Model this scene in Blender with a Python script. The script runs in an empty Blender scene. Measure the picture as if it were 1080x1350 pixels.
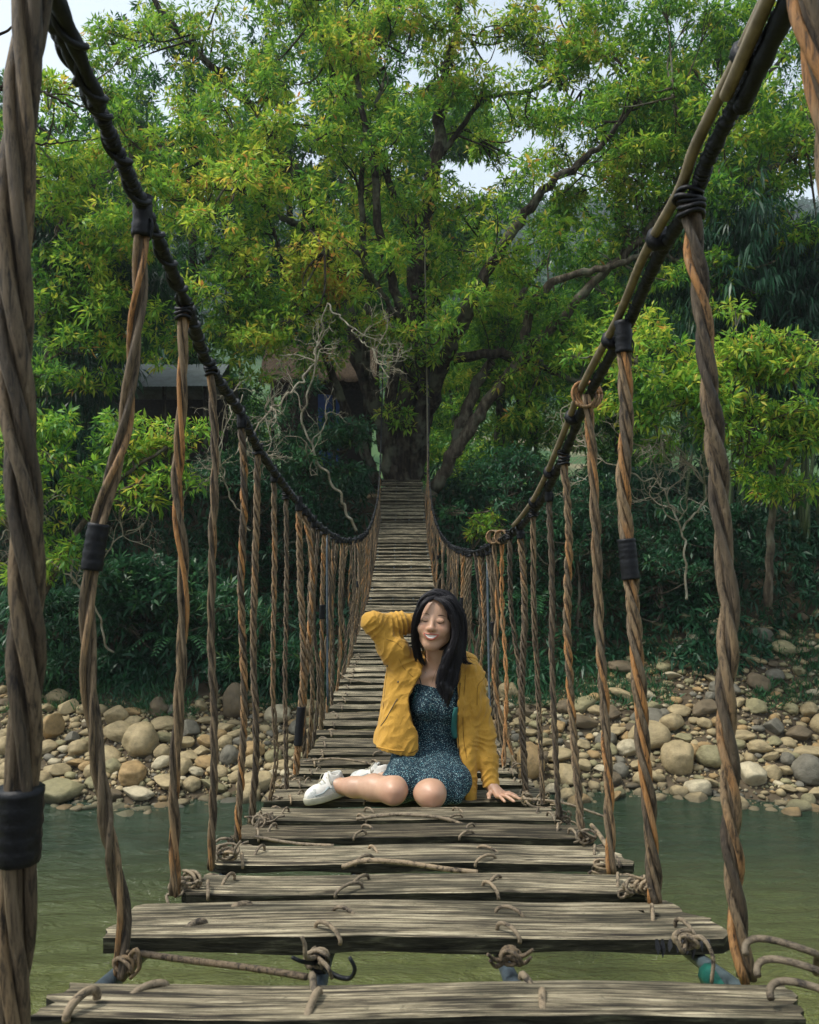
import bpy, math, random
import numpy as np
from mathutils import Vector, Matrix

random.seed(7)
RNG = np.random.default_rng(7)
SC = bpy.context.scene
COL = SC.collection
HC = 4.9            # camera height above the river
F = 1080.0          # focal length in photograph pixels

# ------------------------------------------------------------------ camera, world, sun, exposure
cam_d = bpy.data.cameras.new('camera')
cam = bpy.data.objects.new('camera', cam_d)
COL.objects.link(cam)
cam.location = (0, 0, HC)
cam.rotation_euler = (math.radians(90), 0, 0)
cam_d.sensor_fit = 'VERTICAL'
cam_d.sensor_height = 36.0
cam_d.lens = 28.8
cam_d.clip_start = 0.05
cam_d.clip_end = 3000
cam_d.dof.use_dof = True
cam_d.dof.focus_distance = 3.4
cam_d.dof.aperture_fstop = 11.0
SC.camera = cam

SUN_EL, SUN_AZ = 60.0, 262.0     # azimuth clockwise from +Y
world = bpy.data.worlds.new('World')
SC.world = world
world.use_nodes = True
wn, wl = world.node_tree.nodes, world.node_tree.links
bg = wn['Background']
sky = wn.new('ShaderNodeTexSky')
sky.sky_type = 'NISHITA'
sky.sun_disc = False
sky.sun_elevation = math.radians(SUN_EL)
sky.sun_rotation = math.radians(SUN_AZ)
sky.air_density = 1.0
sky.dust_density = 2.0
sky.ozone_density = 2.0
hs = wn.new('ShaderNodeHueSaturation')
hs.inputs['Saturation'].default_value = 0.42; hs.inputs['Hue'].default_value = 0.475
wl.new(sky.outputs[0], hs.inputs['Color'])
wl.new(hs.outputs[0], bg.inputs['Color'])
bg.inputs['Strength'].default_value = 0.115

sun_d = bpy.data.lights.new('sun', 'SUN')
sun_d.energy = 1.5
sun_d.angle = math.radians(10)
sun_d.color = (1.0, 0.95, 0.86)
sun = bpy.data.objects.new('sun', sun_d)
COL.objects.link(sun)
_a, _e = math.radians(SUN_AZ), math.radians(SUN_EL)
_dir = Vector((math.sin(_a) * math.cos(_e), math.cos(_a) * math.cos(_e), math.sin(_e)))
sun.rotation_euler = _dir.to_track_quat('Z', 'Y').to_euler()

SC.view_settings.view_transform = 'Standard'
SC.view_settings.look = 'None'
SC.view_settings.gamma = 1.0
SC.view_settings.use_curve_mapping = False
SC.view_settings.exposure = 1.35
SC.cycles.use_denoising = True
SC.cycles.max_bounces = 6
SC.cycles.diffuse_bounces = 3
SC.cycles.glossy_bounces = 3
SC.cycles.transmission_bounces = 3
SC.cycles.transparent_max_bounces = 4
SC.cycles.caustics_reflective = False
SC.cycles.caustics_refractive = False

# ------------------------------------------------------------------ helpers
def P(px, py, d):
    """World point that the photograph shows at pixel (px, py), d metres in front of the camera."""
    return np.array([(px - 540) * d / F, d, HC - (py - 675) * d / F])

WLOC = {}
def obj(name, V, Fc, mats, parent=None, loc=None, smooth=True, attr=None, fmat=None):
    """One mesh object from world-space vertices. Fc: list of numpy index arrays (n,4) / (n,3)."""
    V = np.asarray(V, dtype=np.float32)
    if not isinstance(Fc, (list, tuple)): Fc = [Fc]
    Fc = [np.asarray(f, dtype=np.int32) for f in Fc if len(f)]
    base = np.array(loc, dtype=np.float32) if loc is not None else (
        np.array(WLOC[parent.name], dtype=np.float32) if parent is not None else np.zeros(3, np.float32))
    me = bpy.data.meshes.new(name)
    me.vertices.add(len(V))
    me.vertices.foreach_set('co', (V - base).ravel())
    nl = sum(f.size for f in Fc)
    nf = sum(len(f) for f in Fc)
    me.loops.add(nl)
    me.loops.foreach_set('vertex_index', np.concatenate([f.ravel() for f in Fc]))
    me.polygons.add(nf)
    tot = np.concatenate([np.full(len(f), f.shape[1], np.int32) for f in Fc])
    me.polygons.foreach_set('loop_start', np.concatenate([[0], np.cumsum(tot)[:-1]]).astype(np.int32))
    me.polygons.foreach_set('loop_total', tot)
    me.polygons.foreach_set('use_smooth', np.full(nf, smooth, dtype=bool))
    if not isinstance(mats, (list, tuple)): mats = [mats]
    for m in mats: me.materials.append(m)
    if fmat is not None: me.polygons.foreach_set('material_index', np.asarray(fmat, np.int32))
    if attr:
        for k, a in attr.items():
            at = me.attributes.new(k, 'FLOAT', 'POINT')
            at.data.foreach_set('value', np.asarray(a, np.float32))
    me.update(calc_edges=True)
    me.validate()
    o = bpy.data.objects.new(name, me)
    COL.objects.link(o)
    place(o, base, parent)
    return o

def place(o, base, parent=None):
    WLOC[o.name] = tuple(float(x) for x in base)
    if parent is not None:
        o.parent = parent
        o.location = [float(base[i] - WLOC[parent.name][i]) for i in range(3)]
    else:
        o.location = [float(x) for x in base]

def tag(o, label=None, cat=None, group=None, kind=None):
    if label: o['label'] = label
    if cat: o['category'] = cat
    if group: o['group'] = group
    if kind: o['kind'] = kind
    return o

def empty(name, loc, label=None, cat=None, group=None, parent=None):
    o = bpy.data.objects.new(name, None)
    o.empty_display_size = 0.2
    COL.objects.link(o)
    place(o, np.array(loc, float), parent)
    return tag(o, label, cat, group)

def norm(v):
    v = np.asarray(v, float)
    return v / (np.linalg.norm(v, axis=-1, keepdims=True) + 1e-12)

def hash3(ix, iy, iz, seed):
    h = (ix.astype(np.int64) * 374761393 + iy.astype(np.int64) * 668265263 + iz.astype(np.int64) * 2147483647 + seed * 974711) & 0xffffffff
    h = ((h ^ (h >> 13)) * 1274126177) & 0xffffffff
    h = ((h ^ (h >> 16)) * 2246822519) & 0xffffffff
    return ((h ^ (h >> 15)) & 0xffffff) / float(0xffffff)

def vnoise(p, seed=0):
    """Value noise -1..1 at points p (n,3)."""
    p = np.asarray(p, float)
    i = np.floor(p); f = p - i; f = f * f * (3 - 2 * f); i = i.astype(np.int64)
    r = 0
    for dx in (0, 1):
        wx = f[:, 0] if dx else 1 - f[:, 0]
        for dy in (0, 1):
            wy = f[:, 1] if dy else 1 - f[:, 1]
            for dz in (0, 1):
                wz = f[:, 2] if dz else 1 - f[:, 2]
                r = r + wx * wy * wz * hash3(i[:, 0] + dx, i[:, 1] + dy, i[:, 2] + dz, seed)
    return r * 2 - 1

def fbm(p, seed=0, oct=4):
    s, a, t = 0, 1.0, 0
    for k in range(oct):
        s = s + a * vnoise(np.asarray(p) * 2 ** k, seed + k * 17); t += a; a *= 0.5
    return s / t

def spline(pts, n):
    """Catmull-Rom through pts, n samples."""
    p = np.asarray(pts, float)
    p = np.vstack([2 * p[0] - p[1], p, 2 * p[-1] - p[-2]])
    m = len(p) - 3
    t = np.linspace(0, m - 1e-6, n)
    i = t.astype(int); u = (t - i)[:, None]
    a, b, c, d = p[i], p[i + 1], p[i + 2], p[i + 3]
    return 0.5 * (2 * b + (c - a) * u + (2 * a - 5 * b + 4 * c - d) * u ** 2 + (3 * b - a - 3 * c + d) * u ** 3)

class MB:
    """Collects tubes and raw pieces into one mesh."""
    def __init__(s):
        s.V, s.Q, s.T, s.A, s.n = [], [], [], [], 0
    def add(s, V, Q=None, T=None, a=0.0):
        V = np.asarray(V, float)
        s.V.append(V)
        if Q is not None and len(Q): s.Q.append(np.asarray(Q) + s.n)
        if T is not None and len(T): s.T.append(np.asarray(T) + s.n)
        s.A.append(np.full(len(V), a) if np.isscalar(a) else np.asarray(a))
        s.n += len(V)
    def tube(s, pts, r, k=6, cap=True, a=0.0, flat=1.0, rough=0.0):
        pts = np.asarray(pts, float); n = len(pts)
        r = np.broadcast_to(np.asarray(r, float), (n,))
        tg = norm(np.gradient(pts, axis=0))
        ref = np.array([0, 0, 1.0]) if abs(tg[0][2]) < 0.9 else np.array([1.0, 0, 0])
        u = np.zeros((n, 3)); u[0] = norm(np.cross(tg[0], ref))
        for i in range(1, n):
            w = u[i - 1] - tg[i] * np.dot(u[i - 1], tg[i]); u[i] = w / (np.linalg.norm(w) + 1e-9)
        v = np.cross(tg, u)
        th = np.linspace(0, 2 * np.pi, k, endpoint=False)
        rr = r[:, None] * np.ones((1, k))
        if rough: rr = rr * (1 + rough * (RNG.random((n, k)) - 0.5))
        V = pts[:, None, :] + (u[:, None, :] * np.cos(th)[None, :, None] + v[:, None, :] * flat * np.sin(th)[None, :, None]) * rr[:, :, None]
        V = V.reshape(-1, 3)
        i = np.arange(n - 1)[:, None] * k; j = np.arange(k)[None, :]; j2 = (j + 1) % k
        Q = np.stack([i + j, i + j2, i + k + j2, i + k + j], -1).reshape(-1, 4)
        T = []
        if cap:
            V = np.vstack([V, pts[0], pts[-1]]); c0, c1 = n * k, n * k + 1
            jj = np.arange(k); jn = (jj + 1) % k
            T = np.vstack([np.stack([jn, jj, np.full(k, c0)], -1), np.stack([(n - 1) * k + jj, (n - 1) * k + jn, np.full(k, c1)], -1)])
        if not np.isscalar(a):
            a = np.repeat(np.asarray(a), k)
            if cap: a = np.append(a, [a[0], a[-1]])
        s.add(V, Q, T, a)
    def box(s, lo, hi, jit=0.0, a=0.0):
        lo, hi = np.array(lo, float), np.array(hi, float)
        V = np.array([[(lo, hi)[i][0], (lo, hi)[j][1], (lo, hi)[k][2]] for i in (0, 1) for j in (0, 1) for k in (0, 1)])
        V = V + (RNG.random(V.shape) - .5) * jit
        Q = [[0, 1, 3, 2], [4, 6, 7, 5], [0, 4, 5, 1], [2, 3, 7, 6], [0, 2, 6, 4], [1, 5, 7, 3]]
        s.add(V, Q, None, a)
    def take(s):
        m = MB(); m.V, m.Q, m.T, m.A, m.n = s.V, s.Q, s.T, s.A, s.n; s.__init__(); return m
    def build(s, name, mat, parent=None, loc=None, smooth=True, attrs=False):
        V = np.vstack(s.V); fs = []
        if s.Q: fs.append(np.vstack(s.Q))
        if s.T: fs.append(np.vstack(s.T))
        return obj(name, V, fs, mat, parent, loc, smooth, {'tint': np.concatenate(s.A)} if attrs else None)

# ------------------------------------------------------------------ materials
def mat(name, rough=0.7, spec=0.3):
    m = bpy.data.materials.new(name); m.use_nodes = True
    nt = m.node_tree; b = nt.nodes['Principled BSDF']
    b.inputs['Roughness'].default_value = rough
    b.inputs['Specular IOR Level'].default_value = spec
    return m, nt, b
def N(nt, t, **kw):
    n = nt.nodes.new(t)
    for k, v in kw.items():
        if hasattr(n, k): setattr(n, k, v)
        else: n.inputs[k.replace('_', ' ')].default_value = v
    return n
def ramp(nt, fac, stops, interp='LINEAR'):
    r = nt.nodes.new('ShaderNodeValToRGB'); r.color_ramp.interpolation = interp
    e = r.color_ramp.elements
    while len(e) > 1: e.remove(e[-1])
    e[0].position = stops[0][0]; e[0].color = (*stops[0][1], 1)
    for p, c in stops[1:]:
        x = e.new(p); x.color = (*c, 1)
    nt.links.new(fac, r.inputs[0]); return r.outputs[0]
def coords(nt, scale, space='Object', rnd=False):
    tc = nt.nodes.new('ShaderNodeTexCoord')
    mp = nt.nodes.new('ShaderNodeMapping'); mp.inputs['Scale'].default_value = scale
    nt.links.new(tc.outputs[space], mp.inputs[0])
    if rnd:
        oi = nt.nodes.new('ShaderNodeObjectInfo')
        mm = nt.nodes.new('ShaderNodeMath'); mm.operation = 'MULTIPLY'; mm.inputs[1].default_value = 97.0
        nt.links.new(oi.outputs['Random'], mm.inputs[0]); nt.links.new(mm.outputs[0], mp.inputs['Location'])
    return mp.outputs[0]
def noise(nt, vec, scale, detail=5, rough=0.6, dist=0.0):
    n = nt.nodes.new('ShaderNodeTexNoise'); n.inputs['Scale'].default_value = scale
    n.inputs['Detail'].default_value = detail; n.inputs['Roughness'].default_value = rough
    n.inputs['Distortion'].default_value = dist
    nt.links.new(vec, n.inputs['Vector']); return n.outputs['Fac']
def bump(nt, b, h, strength=0.5, dist=0.01):
    n = nt.nodes.new('ShaderNodeBump'); n.inputs['Strength'].default_value = strength
    n.inputs['Distance'].default_value = dist
    nt.links.new(h, n.inputs['Height']); nt.links.new(n.outputs[0], b.inputs['Normal'])
def mixc(nt, fac, a, c, mode='MIX'):
    m = nt.nodes.new('ShaderNodeMix'); m.data_type = 'RGBA'; m.blend_type = mode
    for s, v in ((m.inputs[0], fac), (m.inputs[6], a), (m.inputs[7], c)):
        if hasattr(v, 'links') or isinstance(v, bpy.types.NodeSocket): nt.links.new(v, s)
        else: s.default_value = v if isinstance(v, (int, float)) else (*v, 1)
    return m.outputs[2]
def mathn(nt, op, a, b=None, clamp=False):
    m = nt.nodes.new('ShaderNodeMath'); m.operation = op; m.use_clamp = clamp
    for s, v in ((m.inputs[0], a), (m.inputs[1], b)):
        if v is None: continue
        if isinstance(v, bpy.types.NodeSocket): nt.links.new(v, s)
        else: s.default_value = v
    return m.outputs[0]
def simple(name, col, rough=0.7, spec=0.3, var=0.15, sc=30, bs=0.0):
    m, nt, b = mat(name, rough, spec)
    v = coords(nt, (1, 1, 1)); n = noise(nt, v, sc)
    nt.links.new(ramp(nt, n, [(0.3, tuple(c * (1 - var) for c in col)), (0.7, tuple(min(1, c * (1 + var)) for c in col))]), b.inputs['Base Color'])
    if bs: bump(nt, b, n, bs, 0.005)
    return m

def leaf_material(name, stops, trans=0.45, rough=0.5):
    m, nt, b = mat(name, rough, 0.3)
    at = N(nt, 'ShaderNodeAttribute', attribute_name='tint')
    c = ramp(nt, at.outputs['Fac'], stops)
    nt.links.new(c, b.inputs['Base Color'])
    tr = nt.nodes.new('ShaderNodeBsdfTranslucent')
    hsv = nt.nodes.new('ShaderNodeHueSaturation'); hsv.inputs['Value'].default_value = 1.3; hsv.inputs['Hue'].default_value = 0.485
    nt.links.new(c, hsv.inputs['Color']); nt.links.new(hsv.outputs[0], tr.inputs['Color'])
    mx = nt.nodes.new('ShaderNodeMixShader'); mx.inputs[0].default_value = trans
    nt.links.new(b.outputs[0], mx.inputs[1]); nt.links.new(tr.outputs[0], mx.inputs[2])
    nt.links.new(mx.outputs[0], nt.nodes['Material Output'].inputs['Surface'])
    return m
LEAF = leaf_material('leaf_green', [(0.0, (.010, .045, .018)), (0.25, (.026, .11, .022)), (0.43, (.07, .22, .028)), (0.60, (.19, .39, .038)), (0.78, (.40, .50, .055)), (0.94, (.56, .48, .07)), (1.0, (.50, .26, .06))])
LEAFD = leaf_material('leaf_dark', [(0.0, (.010, .040, .024)), (0.5, (.022, .085, .038)), (0.85, (.045, .14, .045)), (1.0, (.10, .18, .04))], 0.25, 0.4)

def bark_material(name, c0, c1, c2):
    m, nt, b = mat(name, 0.9, 0.1)
    v = coords(nt, (1, 1, 0.25)); n = noise(nt, v, 9, 7, 0.65); n2 = noise(nt, coords(nt, (1, 1, 1)), 1.6, 3)
    a = ramp(nt, n, [(0.32, c0), (0.5, c1), (0.68, c2)])
    nt.links.new(mixc(nt, ramp(nt, n2, [(0.5, (0, 0, 0)), (0.62, (.6, .6, .6))]), a, (.16, .17, .12)), b.inputs['Base Color'])
    bump(nt, b, n, 0.9, 0.06); return m
BARK = bark_material('bark_dark', (.008, .007, .006), (.034, .027, .020), (.10, .085, .06))
BARKP = bark_material('bark_lichen', (.02, .016, .012), (.075, .06, .042), (.19, .165, .12))
TWIG = bark_material('bare_twig', (.18, .15, .11), (.32, .28, .20), (.45, .42, .33))
# ------------------------------------------------------------------ ground, water
def bank_line(x): return 14.15 + 0.35 * np.sin(x * 0.5 + 1) + 0.2 * np.sin(x * 1.7)
def ground_z(x, y):
    x = np.asarray(x, float); y = np.asarray(y, float)
    b = bank_line(x)
    far = np.interp(y - b, [-3, -0.6, 0, 1.5, 4.2, 6.0, 9.2, 14, 40, 80, 160, 420, 900, 1600],
                    [-1.4, -0.4, -0.03, 0.42, 1.25, 2.6, 5.15, 5.5, 7.0, 16, 42, 160, 190, 190])
    far = far + np.where((x > 3) & (y > b + 2), np.clip((x - 3) * 0.12, 0, 0.7) * np.clip((y - b - 2) / 2, 0, 1) * np.clip((b + 9 - y) / 3, 0, 1), 0)
    near = np.interp(-y, [-13, 2, 4, 7, 30, 400], [-1.4, -1.4, 0.3, 2.6, 4.0, 60])
    z = np.where(y > 5, far, near)
    p = np.stack([x, y, 0 * x], -1).reshape(-1, 3)
    amp = np.interp(np.abs(y - 14), [0, 2, 12, 60, 200, 800], [0.02, 0.12, 0.25, 1.2, 9, 24])
    z = z + amp * fbm(p * 0.35, 3, 3).reshape(x.shape) * np.where(np.abs(y) < 60, 1, 0) + amp * fbm(p * 0.012, 5, 4).reshape(x.shape) * np.where(np.abs(y) >= 60, 1, 0)
    return z
def axis(vals):
    return np.concatenate([np.arange(a, b, s) for a, b, s in vals])
gx = axis([(-600, -100, 25), (-100, -30, 5), (-30, -12, 1.0), (-12, 12, 0.3), (12, 30, 1.0), (30, 100, 5), (100, 601, 25)])
gy = axis([(-400, -40, 20), (-40, 5, 2.5), (5, 12.5, 0.6), (12.5, 26, 0.25), (26, 60, 1.5), (60, 200, 6), (200, 701, 20)])
GX, GY = np.meshgrid(gx, gy, indexing='ij')
GZ = ground_z(GX, GY)
nx, ny = GX.shape
i, j = np.meshgrid(np.arange(nx - 1), np.arange(ny - 1), indexing='ij')
GQ = np.stack([i * ny + j, (i + 1) * ny + j, (i + 1) * ny + j + 1, i * ny + j + 1], -1).reshape(-1, 4)
m, nt, b = mat('ground', 0.95, 0.1)
geo = nt.nodes.new('ShaderNodeNewGeometry'); sep = nt.nodes.new('ShaderNodeSeparateXYZ'); nt.links.new(geo.outputs['Position'], sep.inputs[0])
v = coords(nt, (1, 1, 1)); n1 = noise(nt, v, 2.5, 7); n2 = noise(nt, v, 0.12, 7)
soil = ramp(nt, n1, [(0.3, (.035, .028, .018)), (0.6, (.09, .07, .045)), (0.75, (.05, .07, .03))])
meadow = ramp(nt, n2, [(0.35, (.03, .07, .03)), (0.5, (.06, .11, .04)), (0.6, (.045, .09, .04)), (0.7, (.26, .22, .14))])
hillc = ramp(nt, noise(nt, v, 0.03, 8, 0.7), [(0.35, (.018, .045, .028)), (0.65, (.05, .10, .045))])
fy = nt.nodes.new('ShaderNodeMapRange'); fy.inputs[1].default_value = 29; fy.inputs[2].default_value = 36; nt.links.new(sep.outputs[1], fy.inputs[0])
fz = nt.nodes.new('ShaderNodeMapRange'); fz.inputs[1].default_value = 22; fz.inputs[2].default_value = 40; nt.links.new(sep.outputs[2], fz.inputs[0])
nt.links.new(mixc(nt, fz.outputs[0], mixc(nt, fy.outputs[0], soil, meadow), hillc), b.inputs['Base Color'])
bump(nt, b, n1, 0.8, 0.08)
tag(obj('ground', np.stack([GX, GY, GZ], -1).reshape(-1, 3), GQ, m), kind='structure')

m, nt, b = mat('river_water', 0.09, 0.5)
b.inputs['IOR'].default_value = 1.33
v = coords(nt, (1, 1.0, 1))
mud = ramp(nt, noise(nt, coords(nt, (0.25, 0.5, 1)), 1.0, 4, 0.6, 0.5), [(0.3, (.15, .165, .036)), (0.7, (.215, .215, .055))])
geo = nt.nodes.new('ShaderNodeNewGeometry'); sep = nt.nodes.new('ShaderNodeSeparateXYZ'); nt.links.new(geo.outputs['Position'], sep.inputs[0])
dp = nt.nodes.new('ShaderNodeMapRange'); dp.inputs[1].default_value = 4; dp.inputs[2].default_value = 12; nt.links.new(sep.outputs[1], dp.inputs[0])
# tree shade and dark reflections painted into the colour toward the far bank
nt.links.new(mixc(nt, dp.outputs[0], mud, (.020, .040, .020)), b.inputs['Base Color'])
w1 = noise(nt, coords(nt, (0.8, 2.2, 1)), 1.6, 6, 0.62, 0.9)
w2 = noise(nt, coords(nt, (1.5, 4.0, 1)), 5.0, 3, 0.6, 0.3)
hh = mathn(nt, 'ADD', w1, mathn(nt, 'MULTIPLY', w2, 0.25))
bump(nt, b, hh, 1.0, 0.26)
wx = axis([(-560, -40, 40), (-40, 41, 4), (60, 561, 40)]); wy = np.array([-8.0, -4, 0, 4, 8, 12, 16.5])
WX, WY = np.meshgrid(wx, wy, indexing='ij'); n_, m_ = WX.shape
i, j = np.meshgrid(np.arange(n_ - 1), np.arange(m_ - 1), indexing='ij')
tag(obj('river_water', np.stack([WX, WY, 0 * WX], -1).reshape(-1, 3), np.stack([i * m_ + j, (i + 1) * m_ + j, (i + 1) * m_ + j + 1, i * m_ + j + 1], -1).reshape(-1, 4), m), kind='structure')

# ------------------------------------------------------------------ leaves
def leaves_mesh(C, A, S, TN, K=7, L=0.17, W=0.28, droop=0.5, spread=0.9):
    """Rosettes: for every clump K pointed folded leaves. Returns V, Q, tint."""
    n = len(C)
    C = np.repeat(C, K, 0); A = np.repeat(A, K, 0); S = np.repeat(S, K); TN = np.repeat(TN, K)
    m = n * K
    R = norm(RNG.normal(size=(m, 3)))
    D = norm(A * (1 - spread * 0.6) + R * spread + np.array([0, 0, -droop]) * RNG.random((m, 1)) * 1.2)
    ln = L * S * (0.65 + 0.6 * RNG.random(m))
    up = norm(RNG.normal(size=(m, 3)) * 0.45 + np.array([0, 0, 1.0]))
    side = norm(np.cross(D, up)); nrm = np.cross(side, D)
    b0 = C + R * (0.04 * S[:, None])
    mid = b0 + D * (ln * 0.45)[:, None]
    tip = b0 + D * ln[:, None] - np.array([0, 0, 1.0]) * (ln * droop * 0.35 * RNG.random(m))[:, None]
    hw = (ln * W * 0.5)[:, None]
    l = mid + side * hw + nrm * hw * 0.35; r = mid - side * hw + nrm * hw * 0.35
    V = np.stack([b0, l, tip, r], 1).reshape(-1, 3)
    Q = np.arange(m * 4).reshape(-1, 4)
    t = np.clip(TN + RNG.normal(size=m) * 0.09, 0, 1)
    return V, Q, np.repeat(t, 4)

def puff(c, R, n, flat=0.62):
    """clump positions in a loosely filled, flattened puff"""
    u = norm(RNG.normal(size=(n, 3)))
    u[:, 2] = np.abs(u[:, 2]) * np.where(RNG.random(n) < 0.75, 1, -0.6)
    rr = RNG.random(n) ** 0.4
    lump = 1 + 0.45 * vnoise(u * 2.3 + np.array(c), 11)
    C = np.array(c) + u * (rr * lump)[:, None] * np.array([R, R, R * flat])
    A = norm(u + np.array([0, 0, 0.35]))
    return C, A

def tree(name, label, limbs, puffs, mat_leaf=LEAF, mat_bark=BARK, cat='tree', group=None, L=0.17, K=7, dens=1.0,
         tint=(0.42, 0.2), twigs=True, sub=0, subR=0.9, hot=None, base=None, droop=0.5, W=0.28, subseed=1, subL=(0.8, 2.2), bare=0):
    """limbs: list of (pixel/depth points, r0, r1). puffs: (px, py, d, radius m)."""
    rs = np.random.default_rng(subseed)
    mb = MB(); anchors = []; Cs, As = [], []
    ends = []
    for pts, r0, r1 in limbs:
        w = [P(*q) for q in pts]
        n = max(8, len(pts) * 7)
        s = spline(w, n)
        s[1:-1] += (rs.random((n - 2, 3)) - .5) * r0 * 0.5
        mb.tube(s, np.linspace(r0, r1, n) * (1 + 0.12 * (rs.random(n) - .5)), 8 if r0 > 0.06 else 5, rough=0.15)
        anchors.append(s[n // 4:])
        for k in range(int(sub * n)):
            i0 = rs.integers(n // 3, n)
            a = s[i0]; tl = subL[0] + (subL[1] - subL[0]) * rs.random()
            tg = norm(s[min(i0 + 1, n - 1)] - s[i0 - 1])
            d = norm(tg * 0.5 + rs.normal(size=3) * 0.8 + np.array([0, -0.15, 0.35]))
            q = [a]
            for _ in range(5):
                d = norm(d + rs.normal(size=3) * 0.28 + np.array([0, 0, 0.06]))
                q.append(q[-1] + d * tl / 5)
            q = spline(q, 10); rr = max(r1 * 0.5, 0.012) * (0.5 + rs.random())
            mb.tube(q, np.linspace(rr, rr * 0.3, 10), 5, cap=False)
            anchors.append(q)
            ends.append(q[-1]); ends.append(q[6])
            for _ in range(bare):
                i1 = rs.integers(3, 10); dd = norm(rs.normal(size=3)); z = [q[i1]]
                for _k in range(4):
                    dd = norm(dd + rs.normal(size=3) * 0.6); z.append(z[-1] + dd * tl * 0.12)
                mb.tube(spline(z, 8), np.linspace(rr * 0.5, rr * 0.15, 8), 4, cap=False)
    for e in ends:
        R = subR * (0.6 + 0.7 * rs.random())
        C, A = puff(e, R, int(80 * dens * R * R)); Cs.append(C); As.append(A)
    if anchors: AN = np.vstack(anchors)
    for q in puffs:
        c = P(q[0], q[1], q[2]); R = q[3]
        nsub = 1 if R < 0.7 else int(3 + R * 3)
        for _ in range(nsub):
            if nsub == 1: c2, R2 = c, R
            else:
                c2 = c + rs.normal(size=3) * R * np.array([.55, .45, .42]); R2 = R * (0.35 + 0.25 * rs.random())
            C, A = puff(c2, R2, int(100 * dens * R2 * R2) + 4); Cs.append(C); As.append(A)
            if twigs and anchors:
                a = AN[np.argmin(((AN - c2) ** 2).sum(1))]
                if np.linalg.norm(a - c2) < 2.4:
                    mid = (a + c2) / 2 + rs.normal(size=3) * 0.2 + np.array([0, 0, -.15])
                    mb.tube(spline([a, mid, c2], 9), np.linspace(0.035, 0.008, 9), 5, cap=False)
                    for _ in range(8):
                        e = C[rs.integers(len(C))]
                        mb.tube(spline([c2 * .6 + mid * .4, (c2 + e) / 2 + rs.normal(size=3) * .08, e], 6), np.linspace(0.012, 0.004, 6), 3, cap=False)
    b0 = np.array(base) if base is not None else (P(*limbs[0][0][0]) if limbs else np.append(P(*puffs[0][:3])[:2], 0))
    root = empty(name, b0, label, cat, group)
    if mb.n: mb.build('trunk', mat_bark, root)
    if Cs:
        C = np.vstack(Cs); A = np.vstack(As)
        S = 0.6 + 0.7 * RNG.random(len(C))
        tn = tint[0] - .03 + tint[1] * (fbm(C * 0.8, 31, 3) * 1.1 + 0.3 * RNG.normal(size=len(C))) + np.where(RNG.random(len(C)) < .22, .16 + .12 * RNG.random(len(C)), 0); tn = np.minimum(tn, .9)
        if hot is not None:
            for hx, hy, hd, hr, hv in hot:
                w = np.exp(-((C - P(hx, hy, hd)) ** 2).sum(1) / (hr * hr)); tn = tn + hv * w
        V, Q, t = leaves_mesh(C, A, S, tn, K, L, W, droop)
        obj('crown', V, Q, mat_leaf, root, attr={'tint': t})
        root['leaves'] = int(len(Q))
    return root
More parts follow.
